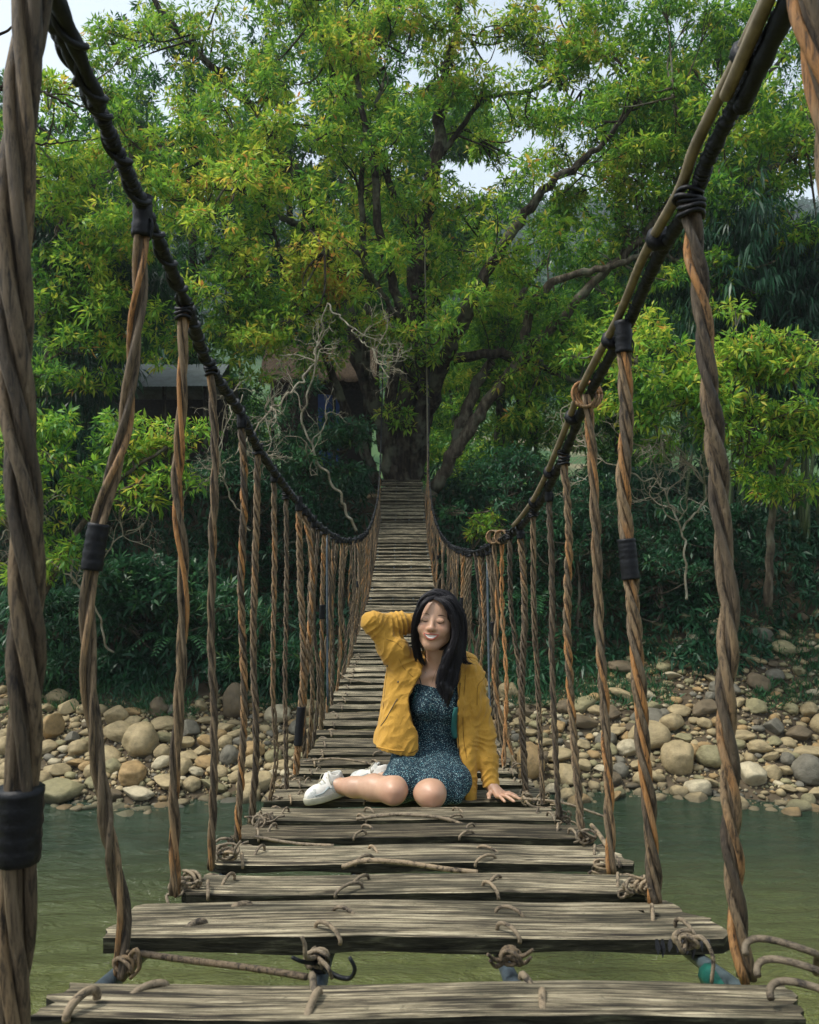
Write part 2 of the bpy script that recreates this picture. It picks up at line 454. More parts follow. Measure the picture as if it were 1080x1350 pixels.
# ------------------------------------------------------------------ trees, from the front to the back
DT = 24.5
big = tree('spreading_tree', 'huge many-stemmed tree spreading over the far end of the hanging bridge',
    [([(533, 650, DT), (530, 600, DT), (538, 520, DT), (548, 400, 24.2), (552, 330, 24), (575, 210, 24), (580, 120, 24), (600, 40, 24), (612, -60, 24)], 0.42, 0.06),
     ([(545, 645, DT), (560, 560, 24.6), (590, 470, 23), (620, 400, 21.6), (660, 330, 21), (720, 250, 20.8), (792, 192, 20.8), (850, 120, 21)], 0.26, 0.05),
     ([(520, 640, DT), (505, 560, 24.6), (480, 500, 24.8), (462, 420, 25), (440, 340, 25), (410, 290, 24.5), (380, 215, 24), (330, 140, 24), (250, 60, 24), (190, -20, 24)], 0.30, 0.07),
     ([(525, 640, DT), (515, 520, 24), (532, 430, 23), (505, 330, 22.4), (492, 220, 22), (470, 100, 22), (455, 0, 22)], 0.2, 0.05),
     ([(500, 640, DT), (470, 570, 24.2), (440, 500, 23.8), (415, 430, 23), (380, 370, 22), (360, 300, 21.5)], 0.17, 0.05),
     ([(480, 500, 24.5), (486, 400, 23.5), (478, 300, 23), (480, 190, 23), (505, 110, 23)], 0.13, 0.05),
     ([(440, 330, 24.8), (400, 300, 23.5), (360, 280, 22.5), (330, 255, 22), (300, 245, 21.5)], 0.13, 0.05),
     ([(560, 560, 24.4), (575, 490, 24), (640, 466, 23.3), (700, 475, 22.8), (740, 495, 22.3), (790, 505, 22)], 0.20, 0.05),
     ([(575, 210, 24), (600, 180, 24), (640, 130, 23.5), (700, 120, 23), (760, 90, 23)], 0.10, 0.04),
     ([(552, 330, 24), (520, 260, 23.5), (500, 200, 23), (450, 120, 22.5), (420, 40, 22)], 0.14, 0.04),
     ([(575, 490, 24), (545, 450, 23), (500, 380, 22), (470, 330, 21)], 0.12, 0.04),
     ([(538, 640, DT), (548, 590, 24.3), (556, 540, 24.1), (560, 480, 24.0)], 0.24, 0.14)],
    [(150, 330, 21, 1.5), (230, 300, 20.5, 1.6), (330, 330, 20, 1.6), (280, 400, 20, 1.4), (390, 360, 20.5, 1.3), (120, 400, 21, 1.2), (200, 440, 20.5, 1.2),
     (340, 440, 20, 1.1), (200, 200, 22, 1.3), (300, 180, 22, 1.4), (400, 190, 22, 1.2), (120, 210, 22, 1.1), (340, 90, 23, 1.4), (440, 60, 23, 1.3),
     (520, 20, 23, 1.2), (470, 120, 24, .9), (620, 90, 23, 1.4), (690, 40, 23, 1.4), (560, -20, 23, 1.4), (660, 230, 25, 1.2), (700, 170, 24.5, 1.1),
     (610, 290, 25.5, 1.0), (670, 350, 25, 1.0), (480, 250, 25.8, 0.9), (440, 400, 21, 1.0), (500, 430, 21.5, 0.9), (730, 300, 24.5, 1.0), (770, 260, 24, 1.0),
     (820, 180, 22, 1.1), (260, 110, 23, 1.0), (390, 20, 23, 1.2), (600, 390, 25.5, .7), (760, 130, 22.5, 1.0), (160, 480, 20.5, .9), (640, 420, 25, .6), (110, 60, 22.5, .9), (180, 25, 23, 1.1), (640, 190, 25.5, 1.0), (590, 130, 25, .8), (760, 50, 22.8, 1.1), (700, -20, 23, 1.2), (500, 190, 25, .6), (350, 425, 21.5, .8), (455, 440, 22, .7), (400, 470, 22, .5), (330, 500, 21, .6)],
    mat_bark=BARK, sub=0.30, subR=0.6, dens=.85, tint=(0.56, 0.22), L=0.195, subseed=3,
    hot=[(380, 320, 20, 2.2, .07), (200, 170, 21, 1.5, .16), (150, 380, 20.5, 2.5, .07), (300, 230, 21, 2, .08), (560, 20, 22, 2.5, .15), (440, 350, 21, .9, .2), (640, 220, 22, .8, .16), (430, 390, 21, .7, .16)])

lean = tree('leaning_tree', 'leaning tree with lichen-pale trunk slanting right from beside the bridge end',
    [([(572, 645, 23.4), (610, 580, 23), (650, 520, 22.7), (690, 470, 22.4), (735, 425, 22.2), (790, 365, 22), (835, 325, 21.7), (885, 262, 21.4), (920, 180, 21)], 0.20, 0.08),
     ([(690, 470, 22.4), (700, 410, 22), (730, 372, 21.8), (800, 352, 21.5), (860, 335, 21.2), (910, 350, 21)], 0.15, 0.05),
     ([(835, 325, 21.7), (930, 270, 21), (1010, 225, 20.5), (1080, 195, 20)], 0.10, 0.05),
     ([(600, 600, 23.6), (615, 540, 23.8), (650, 470, 24), (680, 400, 24.5), (720, 340, 25)], 0.22, 0.08)],
    [(900, 230, 21, 1.3), (970, 280, 20.5, 1.3), (1040, 220, 20.5, 1.3), (940, 130, 21, 1.4), (860, 90, 21.5, 1.4), (1030, 110, 21, 1.4), (830, 250, 21.5, 1.0),
     (960, 370, 20.5, 1.0), (1060, 320, 20.5, 1.2), (890, 40, 21.5, 1.4), (990, 30, 21, 1.3), (800, 40, 22, 1.2), (880, 310, 21, .9), (800, 310, 22, .8), (1080, 30, 20.5, 1.2)],
    mat_bark=BARKP, sub=0.22, subR=0.7, tint=(0.48, 0.19), L=0.19, dens=.95, subseed=9, hot=[(830, 230, 21, 1.3, .2), (700, 90, 22, 2, .12)])

rt = tree('slender_tree', 'slender young tree with yellow-green crown and straight trunk on the right bank',
    [([(1012, 800, 18.0), (1016, 700, 17.9), (1020, 620, 17.6), (1010, 540, 17.2), (985, 480, 16.8)], 0.10, 0.04),
     ([(1020, 620, 17.6), (980, 580, 17), (930, 550, 16.6), (880, 510, 16.4), (840, 490, 16.3)], 0.05, 0.02),
     ([(1018, 650, 17.7), (1050, 590, 17.4), (1080, 540, 17)], 0.05, 0.02)],
    [(880, 470, 16.6, .95), (800, 480, 17, .75), (950, 500, 16.4, .95), (1030, 500, 16.4, .9), (900, 540, 16.2, .75), (985, 580, 16.4, .8), (1060, 580, 16.6, .8),
     (850, 560, 16.3, .5), (1000, 440, 16.8, .7), (1075, 460, 17, .7), (790, 540, 17, .5), (840, 430, 17, .6), (1050, 650, 16.8, .6)],
    mat_bark=BARKP, sub=0.25, subR=0.5, tint=(0.57, 0.2), L=0.19, dens=1.2, subseed=5, subL=(.5, 1.4),
    hot=[(900, 440, 16.6, .7, .10), (800, 480, 17, .6, .12)])

lb = tree('riverside_tree', 'yellow-tipped small tree leaning over the water on the left bank',
    [([(20, 930, 17.0), (40, 830, 16.8), (90, 720, 16.4), (150, 640, 16), (220, 590, 15.8)], 0.09, 0.03),
     ([(40, 830, 16.8), (20, 740, 16.5), (10, 650, 16.3), (60, 590, 16.2)], 0.06, 0.02)],
    [(130, 600, 16, .8), (220, 590, 15.9, .7), (60, 650, 16, .8), (180, 660, 15.8, .6), (10, 600, 16.2, .8), (90, 730, 16, .55), (30, 760, 16, .5), (160, 560, 16.2, .6), (250, 640, 15.9, .4), (230, 570, 16, .5)],
    mat_bark=BARKP, sub=0.25, subR=0.45, tint=(0.54, 0.2), L=0.18, dens=1.1, subseed=15, subL=(.5, 1.3), bare=2)

ll = tree('left_grove_tree', 'tall bushy tree with bare twigs at the left edge behind the bridge rope',
    [([(60, 700, 22), (70, 560, 22), (60, 420, 21.8), (40, 300, 21.5), (60, 200, 21)], 0.2, 0.08),
     ([(40, 300, 21.5), (100, 260, 21), (160, 215, 21), (230, 190, 21)], 0.07, 0.02)],
    [(30, 180, 20.5, 1.0), (100, 240, 20.5, .9), (170, 170, 20.5, .8), (20, 270, 20.5, .9), (80, 330, 20.5, .7), (60, 470, 20, 1.1), (140, 440, 20.5, .8), (60, 380, 20.5, .8), (140, 120, 21, .8), (200, 230, 21, .7),
     (30, 540, 20, .9), (120, 510, 20.5, .5)],
    mat_bark=BARKP, sub=0.3, subR=0.55, tint=(0.54, 0.2), L=0.21, subseed=25, bare=2)

# trees that fill the bank behind
GB = 'trees behind the huge spreading tree'
def backtree(px, d, top, w, name, label, dens=0.5, tint=(.33, .15), seed=0, L=0.26, mleaf=LEAF):
    x = (px - 540) * d / F; g = float(ground_z(np.array([x]), np.array([d]))[0])
    base_py = 675 - (g - HC) * F / d
    rs = np.random.default_rng(seed); mb = []
    limbs = [([(px, base_py, d), (px + 5, (base_py + top) / 2, d), (px - 8 + 20 * rs.random(), top + 60, d)], 0.24, 0.06)]
    for k in range(4):
        y0 = base_py + (top - base_py) * (0.3 + 0.15 * k)
        limbs.append(([(px, y0, d), (px + (rs.random() - .5) * w, y0 - 40 - 30 * rs.random(), d - .5), (px + (rs.random() - .5) * 2 * w, y0 - 90 - 50 * rs.random(), d - 1)], 0.1, 0.03))
    ps = []
    for k in range(int(10 + (base_py - top) / 28)):
        yy = top + (base_py - top) * rs.random() ** 1.25 * 0.95
        ps.append((px + (rs.random() - .5) * 2 * w * (0.75 + .25 * rs.random()), yy, d + (rs.random() - .5) * 2.5, (0.9 + 0.7 * rs.random()) * d / 30))
    return tree(name, label, limbs, ps, mat_leaf=mleaf, group=None, sub=0.0, dens=dens * (30 / d) ** 1.0, tint=tint, L=L, K=6, twigs=False)
backtree(60, 30, 130, 130, 'dense_tree', 'dense dark tree in the far left corner, below the pale patch of sky', seed=1, tint=(.18, .12))
backtree(250, 31, 20, 120, 'dense_tree', 'dark tree standing behind the thatched hut roof', seed=2, tint=(.18, .12))
backtree(480, 32, -40, 75, 'twin_trunk_tree', 'tree with tall dark trunk behind the middle of the spreading tree', seed=3, tint=(.36, .15), dens=.4)
backtree(815, 30, 60, 95, 'straight_tree', 'straight dark-trunked tree left of the bamboo on the right', seed=4, tint=(.36, .14), dens=.45)
backtree(985, 31, -40, 120, 'dense_tree', 'dense tree at the top right corner behind the bamboo', seed=5, tint=(.3, .13))
backtree(600, 40, 400, 40, 'meadow_tree', 'bright bush-like tree at the foot of the hillside meadow', seed=6, tint=(.45, .15), dens=.5)
backtree(560, 46, 150, 90, 'hillside_tree', 'hillside tree seen between the stems of the spreading tree', seed=7, tint=(.40, .12), L=.4, dens=.5)
backtree(380, 44, 60, 110, 'hillside_tree', 'hillside tree above the thatched roof behind the left limbs', seed=8, tint=(.32, .12), L=.4, dens=.6)
backtree(900, 45, 130, 100, 'hillside_tree', 'hillside tree behind the top of the bamboo clump', seed=9, tint=(.34, .12), L=.4, dens=.6)
backtree(150, 45, 170, 110, 'hillside_tree', 'hillside tree at the left behind the pale-roofed hut', seed=10, tint=(.28, .12), L=.4, dens=.6)
backtree(-60, 33, 150, 120, 'dense_tree', 'dense tree just past the left edge behind the small yellow-tipped tree', seed=11, tint=(.18, .12))
backtree(1150, 32, 150, 120, 'dense_tree', 'dense tree just past the right edge behind the slender tree', seed=12, tint=(.18, .12))

# bamboo clumps with long hanging leaves
def bamboo(name, label, px, d, base_y, n, spread, h, seed, lean=0.0):
    rs = np.random.default_rng(seed); mb = MB(); C, A = [], []
    b0 = P(px, base_y, d)
    gz = float(ground_z(np.array([b0[0]]), np.array([b0[1]]))[0]); b0[2] = gz
    root = empty(name, b0, label, 'bamboo')
    for k in range(n):
        s0 = b0 + np.array([rs.normal() * spread * .25, rs.normal() * .4, 0]); hh = h * (.7 + .4 * rs.random())
        ang = rs.random() * 6.28; out = np.array([math.cos(ang) + lean, math.sin(ang) * .6, 0]) * spread * (.3 + .8 * rs.random())
        q = spline([s0, s0 + np.array([0, 0, hh * .5]) + out * .25, s0 + np.array([0, 0, hh * .9]) + out * .7, s0 + np.array([0, 0, hh * .95]) + out * 1.25, s0 + np.array([0, 0, hh * .8]) + out * 1.6], 22)
        mb.tube(q, np.linspace(.045, .008, 22), 6)
        for i in range(5, 22):
            for _ in range(4):
                dd = norm(rs.normal(size=3)); e = q[i] + dd * (.25 + .7 * rs.random()) + np.array([0, 0, -.3 * rs.random()])
                C.append(e); A.append(norm(dd + np.array([0, 0, -.6])))
                C.append(e + rs.normal(size=3) * .2); A.append(norm(dd + np.array([0, 0, -.8])))
    mb.build('culms', simple('bamboo_culm', (.07, .10, .04), .5), root).name = 'stem'
    C = np.array(C); A = np.array(A)
    V, Q, t = leaves_mesh(C, A, .8 + .4 * rs.random(len(C)), .35 + .25 * fbm(C * .7, 5, 2), 7, .34, .13, 1.3, .7)
    obj('foliage', V, Q, LEAFD, root, attr={'tint': t})
bamboo('bamboo_clump', 'dark drooping bamboo at the left, behind the second vine hanger', 110, 22.5, 700, 16, 2.0, 9.5, 1)
bamboo('bamboo_clump', 'dark bamboo clump behind the slender tree on the right', 960, 21.5, 740, 16, 2.3, 8.2, 2)
bamboo('bamboo_clump', 'dark bamboo at the right edge with hanging leaves', 1080, 20.5, 780, 12, 1.8, 8.0, 3)
bamboo('bamboo_clump', 'bamboo beside the pale roofed hut, low and dark', 30, 21, 720, 10, 1.8, 5.5, 4)

# bare pale branching shrubs
def bare(name, label, base, limbs, seed, n=5, r=.03):
    n = int(n * 1.3)
    rs = np.random.default_rng(seed); mb = MB()
    def grow(p, d, ln, r, lv):
        q = [p]; k = 6
        for _ in range(k):
            d = norm(d + rs.normal(size=3) * .30 + np.array([0, 0, .02])); q.append(q[-1] + d * ln / k)
        s = spline(q, 14); mb.tube(s, np.linspace(r, r * .55, 14), 5, cap=False)
        if lv < 4:
            for _ in range(3 if lv < 3 else 2):
                i = rs.integers(4, 14); grow(s[i], norm(d + rs.normal(size=3) * .9), ln * .62, r * .55, lv + 1)
    for pts, r0 in limbs:
        s = spline([P(*q) for q in pts], len(pts) * 6); s[1:-1] += rs.normal(size=(len(s) - 2, 3)) * .035
        mb.tube(spline(s, len(s) * 3), np.linspace(r0 * .8, r0 * .3, len(s) * 3), 6)
        for k in range(n):
            i = rs.integers(len(s) // 3, len(s)); grow(s[i], norm(s[i] - s[i - 2] + rs.normal(size=3) * .2), .9, r0 * .45, 1)
    root = empty(name, P(*base), label, 'tree'); mb.build('bare_branches', TWIG, root)
bare('bare_tree', 'pale leafless branching shrub left of the bridge end', (470, 700, 19.5),
     [([(470, 700, 19.5), (440, 640, 19.2), (400, 560, 19), (415, 480, 18.8), (432, 400, 18.8)], .045),
      ([(415, 480, 18.9), (380, 520, 18.4), (340, 560, 18.0), (310, 600, 17.8)], .035),
      ([(432, 400, 18.8), (470, 440, 18.5), (500, 470, 18.3)], .03)], 4, 6)
bare('bare_tree', 'grey leafless shrub under the slender tree on the right', (905, 770, 17.4),
     [([(905, 790, 17.4), (900, 700, 17.2), (870, 640, 17), (850, 590, 16.8)], .035),
      ([(900, 700, 17.2), (930, 650, 17), (900, 600, 16.8), (860, 560, 16.7)], .03),
      ([(870, 640, 17), (790, 600, 17.1), (740, 560, 17.2)], .025)], 6, 6)
bare('bare_tree', 'leafless twiggy shrub low on the left bank', (150, 860, 17.2),
     [([(150, 860, 17.2), (110, 780, 16.5), (60, 730, 16.2), (20, 700, 16)], .03), ([(110, 780, 16.5), (150, 720, 16.4), (190, 690, 16.3)], .025)], 8, 5)
bare('bare_tree', 'thin pale shrub beside the hut at the left', (330, 700, 18.5),
     [([(330, 700, 18.5), (300, 640, 18.2), (290, 580, 18), (320, 520, 18)], .028)], 10, 6)
# twigs that reach in at the top left
mb = MB(); rs = np.random.default_rng(2)
for pts in ([(-60, 190, 7), (20, 188, 7.2), (70, 190, 7.4), (130, 182, 7.6)], [(-60, 120, 7.4), (10, 118, 7.5), (60, 122, 7.6), (120, 128, 7.8)], [(-60, 60, 7), (0, 45, 7.1), (30, 25, 7.2), (45, -20, 7.3)], [(-60, 245, 7), (0, 240, 7.2), (60, 232, 7.3)],
            [(60, 122, 7.6), (90, 140, 7.6), (110, 160, 7.6)], [(0, 118, 7.5), (20, 90, 7.5), (24, 40, 7.5)]):
    s = spline([P(*q) for q in pts], 24); s[1:-1] += rs.normal(size=(22, 3)) * .006
    mb.tube(s, np.linspace(.016, .004, 24), 5)
root = empty('near_tree', (-7.5, 7.0, float(ground_z(np.array([-7.5]), np.array([7.0]))[0])), 'bare dark twigs reaching in at the top left corner', 'tree')
t = MB(); t.tube(spline([(-7.5, 7, -1.4), (-7.4, 7.1, 3), (-7.2, 7, 7), (-7.0, 7, 10)], 20), np.linspace(.2, .1, 20), 8)
for z, pp in ((8.0, (-60, 190, 7)), (8.3, (-60, 120, 7.4)), (8.6, (-60, 60, 7)), (7.6, (-60, 245, 7))):
    t.tube(spline([(-7.2, 7, z), (P(*pp) + np.array([-7.2, 7, z])) / 2 + .1, P(*pp)], 10), np.linspace(.05, .016, 10), 5)
t.build('trunk', BARK, root); mb.build('branch', BARK, root)

# ------------------------------------------------------------------ undergrowth on the bank (nobody could count it)
n = 19000
ux = (RNG.random(n) - .5) * 60; uy = 17.2 + RNG.random(n) ** 1.1 * 9.5
xr = np.where(ux > 3, np.clip((ux - 3) * .25, 0, 1.3), 0)
edge = bank_line(ux) + 3.4 + xr * 0.6 + 0.7 * vnoise(np.stack([ux, 0 * ux, 0 * ux], -1) * .8, 4)
ok = (uy > edge) & ~((np.abs(ux + .15) < .95) & (uy > 18.5))
ux, uy = ux[ok], uy[ok]
base = np.stack([ux, uy, ground_z(ux, uy)], -1)
hgt = (0.25 + 1.0 * RNG.random(len(ux)) * (0.6 + 0.4 * vnoise(base * .6, 8))) * np.clip((uy - edge[ok]) * .5 + .45, .3, 1)
base[:, 2] += hgt
A = norm(np.stack([RNG.normal(size=len(ux)) * .5, -.5 + RNG.normal(size=len(ux)) * .3, .6 + 0 * ux], -1))
V, Q, t = leaves_mesh(base, A, .8 + .5 * RNG.random(len(ux)), .42 + .3 * fbm(base * .8, 6, 3), 9, .27, .2, 1.0, .9)
tag(obj('undergrowth', V, Q, LEAFD, attr={'tint': t}), 'dark green bamboo grass and ferns covering the far bank', 'undergrowth', kind='stuff')
# low pale-green grass by the stones
n = 7400
ux = (RNG.random(n) - .5) * 32; uy = bank_line(ux) + 2.6 + RNG.random(n) * 2.0
k = (vnoise(np.stack([ux, uy, 0 * ux], -1) * .8, 14) > -.1) & ~((np.abs(ux + .1) < .7))
ux, uy = ux[k], uy[k]; base = np.stack([ux, uy, ground_z(ux, uy) + .08], -1)
V, Q, t = leaves_mesh(base, np.tile([0, 0, 1.0], (len(ux), 1)), .7 + .6 * RNG.random(len(ux)), .65 + .3 * fbm(base, 6, 3), 6, .16, .14, .2, .55)
tag(obj('bank_grass', V, Q, LEAFD, attr={'tint': t}), 'short green grass at the top of the stony shore', 'grass', kind='stuff')

# shrubs one can tell apart on the bank
GS = 'leafy shrubs on the far bank'
def shrub(px, py, d, R, label, tint, m=LEAFD, L=.15, dens=1.0, W=.28, group=None):
    b0 = P(px, py, d); g = float(ground_z(np.array([b0[0]]), np.array([b0[1]]))[0])
    gy_ = 675 - (g - HC) * F / d
    ps = [(px + (random.random() - .5) * R * 70, py + (random.random() - .5) * R * 50, d + (random.random() - .5) * R, R * (.5 + .3 * random.random())) for _ in range(7)]
    tree('leafy_shrub', label, [([(px, gy_, d), (px + 4, (gy_ + py) / 2, d), (px, py, d)], .05, .02)], ps, m, BARKP, 'shrub', group, L, 7, dens, tint, True, W=W)
shrub(-220, 700, 19, 1.8, 'wide dark shrub on the left bank past the yellow-tipped tree', (.45, .2), dens=1.2, L=.2)
shrub(1290, 700, 19, 1.8, 'wide dark shrub on the right bank past the slender tree', (.45, .2), dens=1.2, L=.2)
shrub(420, 590, 20.5, 1.3, 'rounded green shrub left of the bridge end', (.62, .2), dens=1.4)
shrub(330, 640, 20, 1.3, 'dark shrub between the bare shrub and the left rope', (.45, .2), dens=1.3)
shrub(690, 640, 20.5, 1.2, 'dark shrub to the right of the bridge end', (.5, .2), dens=1.3)
shrub(640, 695, 20, .5, 'low yellow-tipped shrub beside the right edge of the far deck', (.50, .2), LEAF, dens=1.0)
shrub(760, 700, 19, 1.3, 'dark leafy shrub under the grey leafless shrub', (.45, .2), dens=1.2)
shrub(870, 760, 18.8, 1.2, 'dark shrub above the stones at the right', (.45, .2), dens=1.2)
shrub(190, 760, 18.6, 1.3, 'large-leaved shrub above the stones at the left', (.5, .2), dens=1.2, L=.24)
shrub(280, 820, 18.2, 1.1, 'bamboo-leaved shrub overhanging the left stones', (.55, .2), dens=1.3, L=.26, W=.16)
shrub(110, 880, 17.8, 1.0, 'bamboo-leaved shrub behind the largest left boulder', (.55, .2), dens=1.3, L=.26, W=.16)
shrub(340, 870, 17.9, .9, 'bamboo-leaved shrub nearest the bridge on the left', (.58, .2), dens=1.3, L=.26, W=.16)
shrub(430, 700, 20, 1.0, 'shrub in shade directly left of the far deck', (.4, .2), dens=1.2)
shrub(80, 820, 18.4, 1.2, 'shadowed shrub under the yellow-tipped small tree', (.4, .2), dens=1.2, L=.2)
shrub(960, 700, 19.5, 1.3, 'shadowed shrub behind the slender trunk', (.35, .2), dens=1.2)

# ferns: large fronds low on the right of the bridge end and at the left
def fern(px, py, d, n, ln, label):
    rs = np.random.default_rng(int(px)); b0 = P(px, py, d)
    b0[2] = float(ground_z(np.array([b0[0]]), np.array([b0[1]]))[0]) + .05
    root = empty('fern', b0, label, 'fern')
    for k in range(n):
        mb = MB(); a = 6.28 * k / n + rs.random() * .5; dr = np.array([math.cos(a), math.sin(a) - .3, 0])
        s = spline([b0, b0 + dr * ln * .35 + [0, 0, ln * .75], b0 + dr * ln * .75 + [0, 0, ln * .9], b0 + dr * ln * 1.15 + [0, 0, ln * .6]], 18)
        mb.tube(s, .006, 4, a=.3)
        sd = norm(np.cross(norm(dr), [0, 0, 1]))
        for i in range(4, 18):
            w = ln * .28 * (1 - abs(i - 8) / 13)
            for sg in (-1, 1):
                t = norm(s[min(i + 1, 17)] - s[i - 1]); e = s[i] + sd * sg * w + t * w * .35 - [0, 0, w * .25]
                mb.add([s[i], (s[i] + e) / 2 + t * .03, e, (s[i] + e) / 2 - t * .03], [[0, 1, 2, 3]], None, .55 + .3 * rs.random())
        mb.build('frond', LEAFD, root, attrs=True)
fern(650, 640, 20.5, 8, 1.2, 'tree fern right of the bridge end')
fern(700, 720, 19.5, 7, 1.0, 'fern with long fronds below the tree fern')
fern(240, 850, 18.0, 7, .9, 'fern hanging over the stones at the left')
fern(600, 720, 21.0, 6, .8, 'small fern beside the last deck planks')

# ------------------------------------------------------------------ haze
hz = MB(); hz.box((-640, -440, -6), (640, 740, 235))
hm = bpy.data.materials.new('haze_air'); hm.use_nodes = True; hn = hm.node_tree; hn.nodes.remove(hn.nodes['Principled BSDF'])
pv = hn.nodes.new('ShaderNodeVolumePrincipled'); pv.inputs['Density'].default_value = .0005; pv.inputs['Color'].default_value = (.86, .93, 1.0, 1); pv.inputs['Anisotropy'].default_value = .2
hn.links.new(pv.outputs[0], hn.nodes['Material Output'].inputs['Volume'])
HZ = hz.build('haze', hm, smooth=False); tag(HZ, 'pale bluish haze in the valley air', 'haze', kind='stuff')
# ------------------------------------------------------------------ huts under the trees
M_ROOF = simple('sheet_roof', (.11, .14, .14), .5, .4, .3, 5)
M_DARKW = simple('dark_boards', (.03, .026, .022), .8, .2, .4, 12, .5)
M_THATCH = simple('thatch', (.055, .040, .027), .95, .1, .75, 14, 1.0)
M_BLUE = simple('blue_sheet', (.02, .07, .28), .5, .4, .2, 6)
def hut(name, label, px0, px1, d, y_eave, y_ridge, y_base, mroof, blue=False, thatch=False):
    a, c = P(px0, y_eave, d), P(px1, y_eave, d); zr = P(0, y_ridge, d)[2]; zb = float(ground_z(np.array([(a[0] + c[0]) / 2]), np.array([d]))[0])
    root = empty(name, ((a[0] + c[0]) / 2, d, zb), label, 'hut')
    dp = 2.6; ov = .35
    n = max(6, int((c[0] - a[0]) / .25))
    for sgn, y0, y1 in ((0, d - ov, d + dp / 2), (1, d + dp + ov, d + dp / 2)):
        if thatch:
            xs = np.linspace(a[0] - .3, c[0] + .3, 40); V = []; k = 9
            for t in np.linspace(0, 1, k):
                for x in xs: V.append([x + RNG.normal() * .02, y0 + (y1 - y0) * t, a[2] + (zr - a[2]) * t + RNG.normal() * .035])
            for x in xs: V.append([x, y0, a[2] - .16 + RNG.normal() * .06])
            V = np.array(V); Q = []
            for r in range(k - 1):
                for i in range(39): Q.append([r * 40 + i, r * 40 + i + 1, (r + 1) * 40 + i + 1, (r + 1) * 40 + i])
            for i in range(39): Q.append([k * 40 + i, k * 40 + i + 1, i + 1, i])
            obj('thatched_roof', V, np.array(Q), mroof, root)
        else:
            for s in range(max(2, int((c[0] - a[0]) / .8))):
                w = (c[0] - a[0] + .6) / max(2, int((c[0] - a[0]) / .8)); x0 = a[0] - .3 + s * w; m_ = 21
                xs = np.linspace(x0, x0 + w, m_); zz = .02 * np.sin(np.arange(m_) * 1.57 * 2 + .5) + (s % 2) * .015
                V = np.vstack([np.stack([xs, np.full(m_, y0), a[2] + zz], -1), np.stack([xs, np.full(m_, y1), zr + zz], -1)])
                obj('roof_sheet', V, np.array([[i, i + 1, m_ + i + 1, m_ + i] for i in range(m_ - 1)]), mroof, root)
    for x in np.linspace(a[0] + .1, c[0] - .1, 4):
        for y in (d, d + dp):
            mb = MB(); mb.tube([(x, y, zb - .3), (x + .02, y, (zb + a[2]) / 2), (x, y, a[2] + .05)], .06, 7); mb.build('post', BARK, root)
    mb = MB(); mb.box((a[0], d + dp - .1, zb), (c[0], d + dp - .04, a[2] + .02)); mb.build('back_wall', M_DARKW, root, smooth=False)
    for k in range(5):
        mb = MB(); mb.box((a[0] + .1, d - .03, zb + .1 + k * .16), (c[0] - .1, d + .02, zb + .22 + k * .16), .02); mb.build('rail_board', M_DARKW, root, smooth=False)
    if blue:
        mb = MB(); mb.box((a[0] + 1.6, d + .4, zb + .9), (a[0] + 2.3, d + .46, a[2] - .45), .1); mb.build('hanging_sheet', M_BLUE, root, smooth=False)
hut('market_hut', 'open dark hut with pale sheet roof under the trees at the left', 105, 275, 23.5, 512, 470, 620, M_ROOF)
backtree(700, 28, 395, 45, 'meadow_shrub', 'bushy small tree in front of the meadow right of the trunk', seed=31, tint=(.5, .16), dens=.8, L=.2)
backtree(655, 27, 430, 30, 'meadow_shrub', 'low bush between the spreading tree and the leaning tree', seed=32, tint=(.42, .16), dens=.8, L=.2)
hut('thatched_hut', 'brown thatched hut with a blue sheet behind the pale leafless shrub', 355, 485, 27.5, 500, 445, 600, M_THATCH, True, True)

# far-off wood on the hills
n = 2600
hx = (RNG.random(n) - .5) * 560; hy = 60 + RNG.random(n) * 440
keep = (np.abs(hx) < hy * .75 + 25) & ((hy > 105) | (vnoise(np.stack([hx, hy, 0 * hx], -1) * .05, 2) > .1)); hx, hy = hx[keep], hy[keep]
hz = ground_z(hx, hy)
Cs = []; 
for x, y, z in zip(hx, hy, hz):
    s = 1.6 + 2.4 * random.random() + y * .008; u = norm(RNG.normal(size=(26, 3))); u[:, 2] = np.abs(u[:, 2])
    Cs.append(np.array([x, y, z + s * .5]) + u * s * np.array([1, 1, 1.25]) * (.6 + .5 * RNG.random((26, 1))))
C = np.vstack(Cs)
V, Q, t = leaves_mesh(C, norm(RNG.normal(size=C.shape)), np.interp(C[:, 1], [60, 400], [.9, 2.2]), .38 + .25 * fbm(C * .04, 9, 2), 4, 1.1, .6, .4, .9)
tag(obj('far_wood', V, Q, LEAFD, attr={'tint': t}), 'bluish wooded hillside seen through gaps in the trees', 'woods', kind='stuff')
# ------------------------------------------------------------------ stones of the shore
import bmesh
def stone_mesh(k, sub):
    bm = bmesh.new(); bmesh.ops.create_icosphere(bm, subdivisions=sub, radius=1.0)
    V = np.array([v.co[:] for v in bm.verts]); 
    blocky = k % 3 == 0
    u = V.copy()
    if blocky: V = np.sign(V) * np.abs(V) ** .72; V /= np.abs(V).max()
    V = V * (1 + .20 * vnoise(u * 1.1 + k * 7, k)[:, None] + .07 * vnoise(u * 2.6 + k * 3, k + 50)[:, None] + (.02 * vnoise(u * 7, k + 90)[:, None] if sub > 2 else 0))
    if k % 2 or k > 30:
        for _ in range(7):
            nn = norm(RNG.normal(size=3)); dd = V @ nn; cut = .55 + .2 * RNG.random(); V = V - np.outer(np.clip(dd - cut, 0, None) * .8, nn)
    for v, c in zip(bm.verts, V): v.co = c
    for f in bm.faces: f.smooth = True
    me = bpy.data.meshes.new('stone_shape'); bm.to_mesh(me); bm.free(); return me
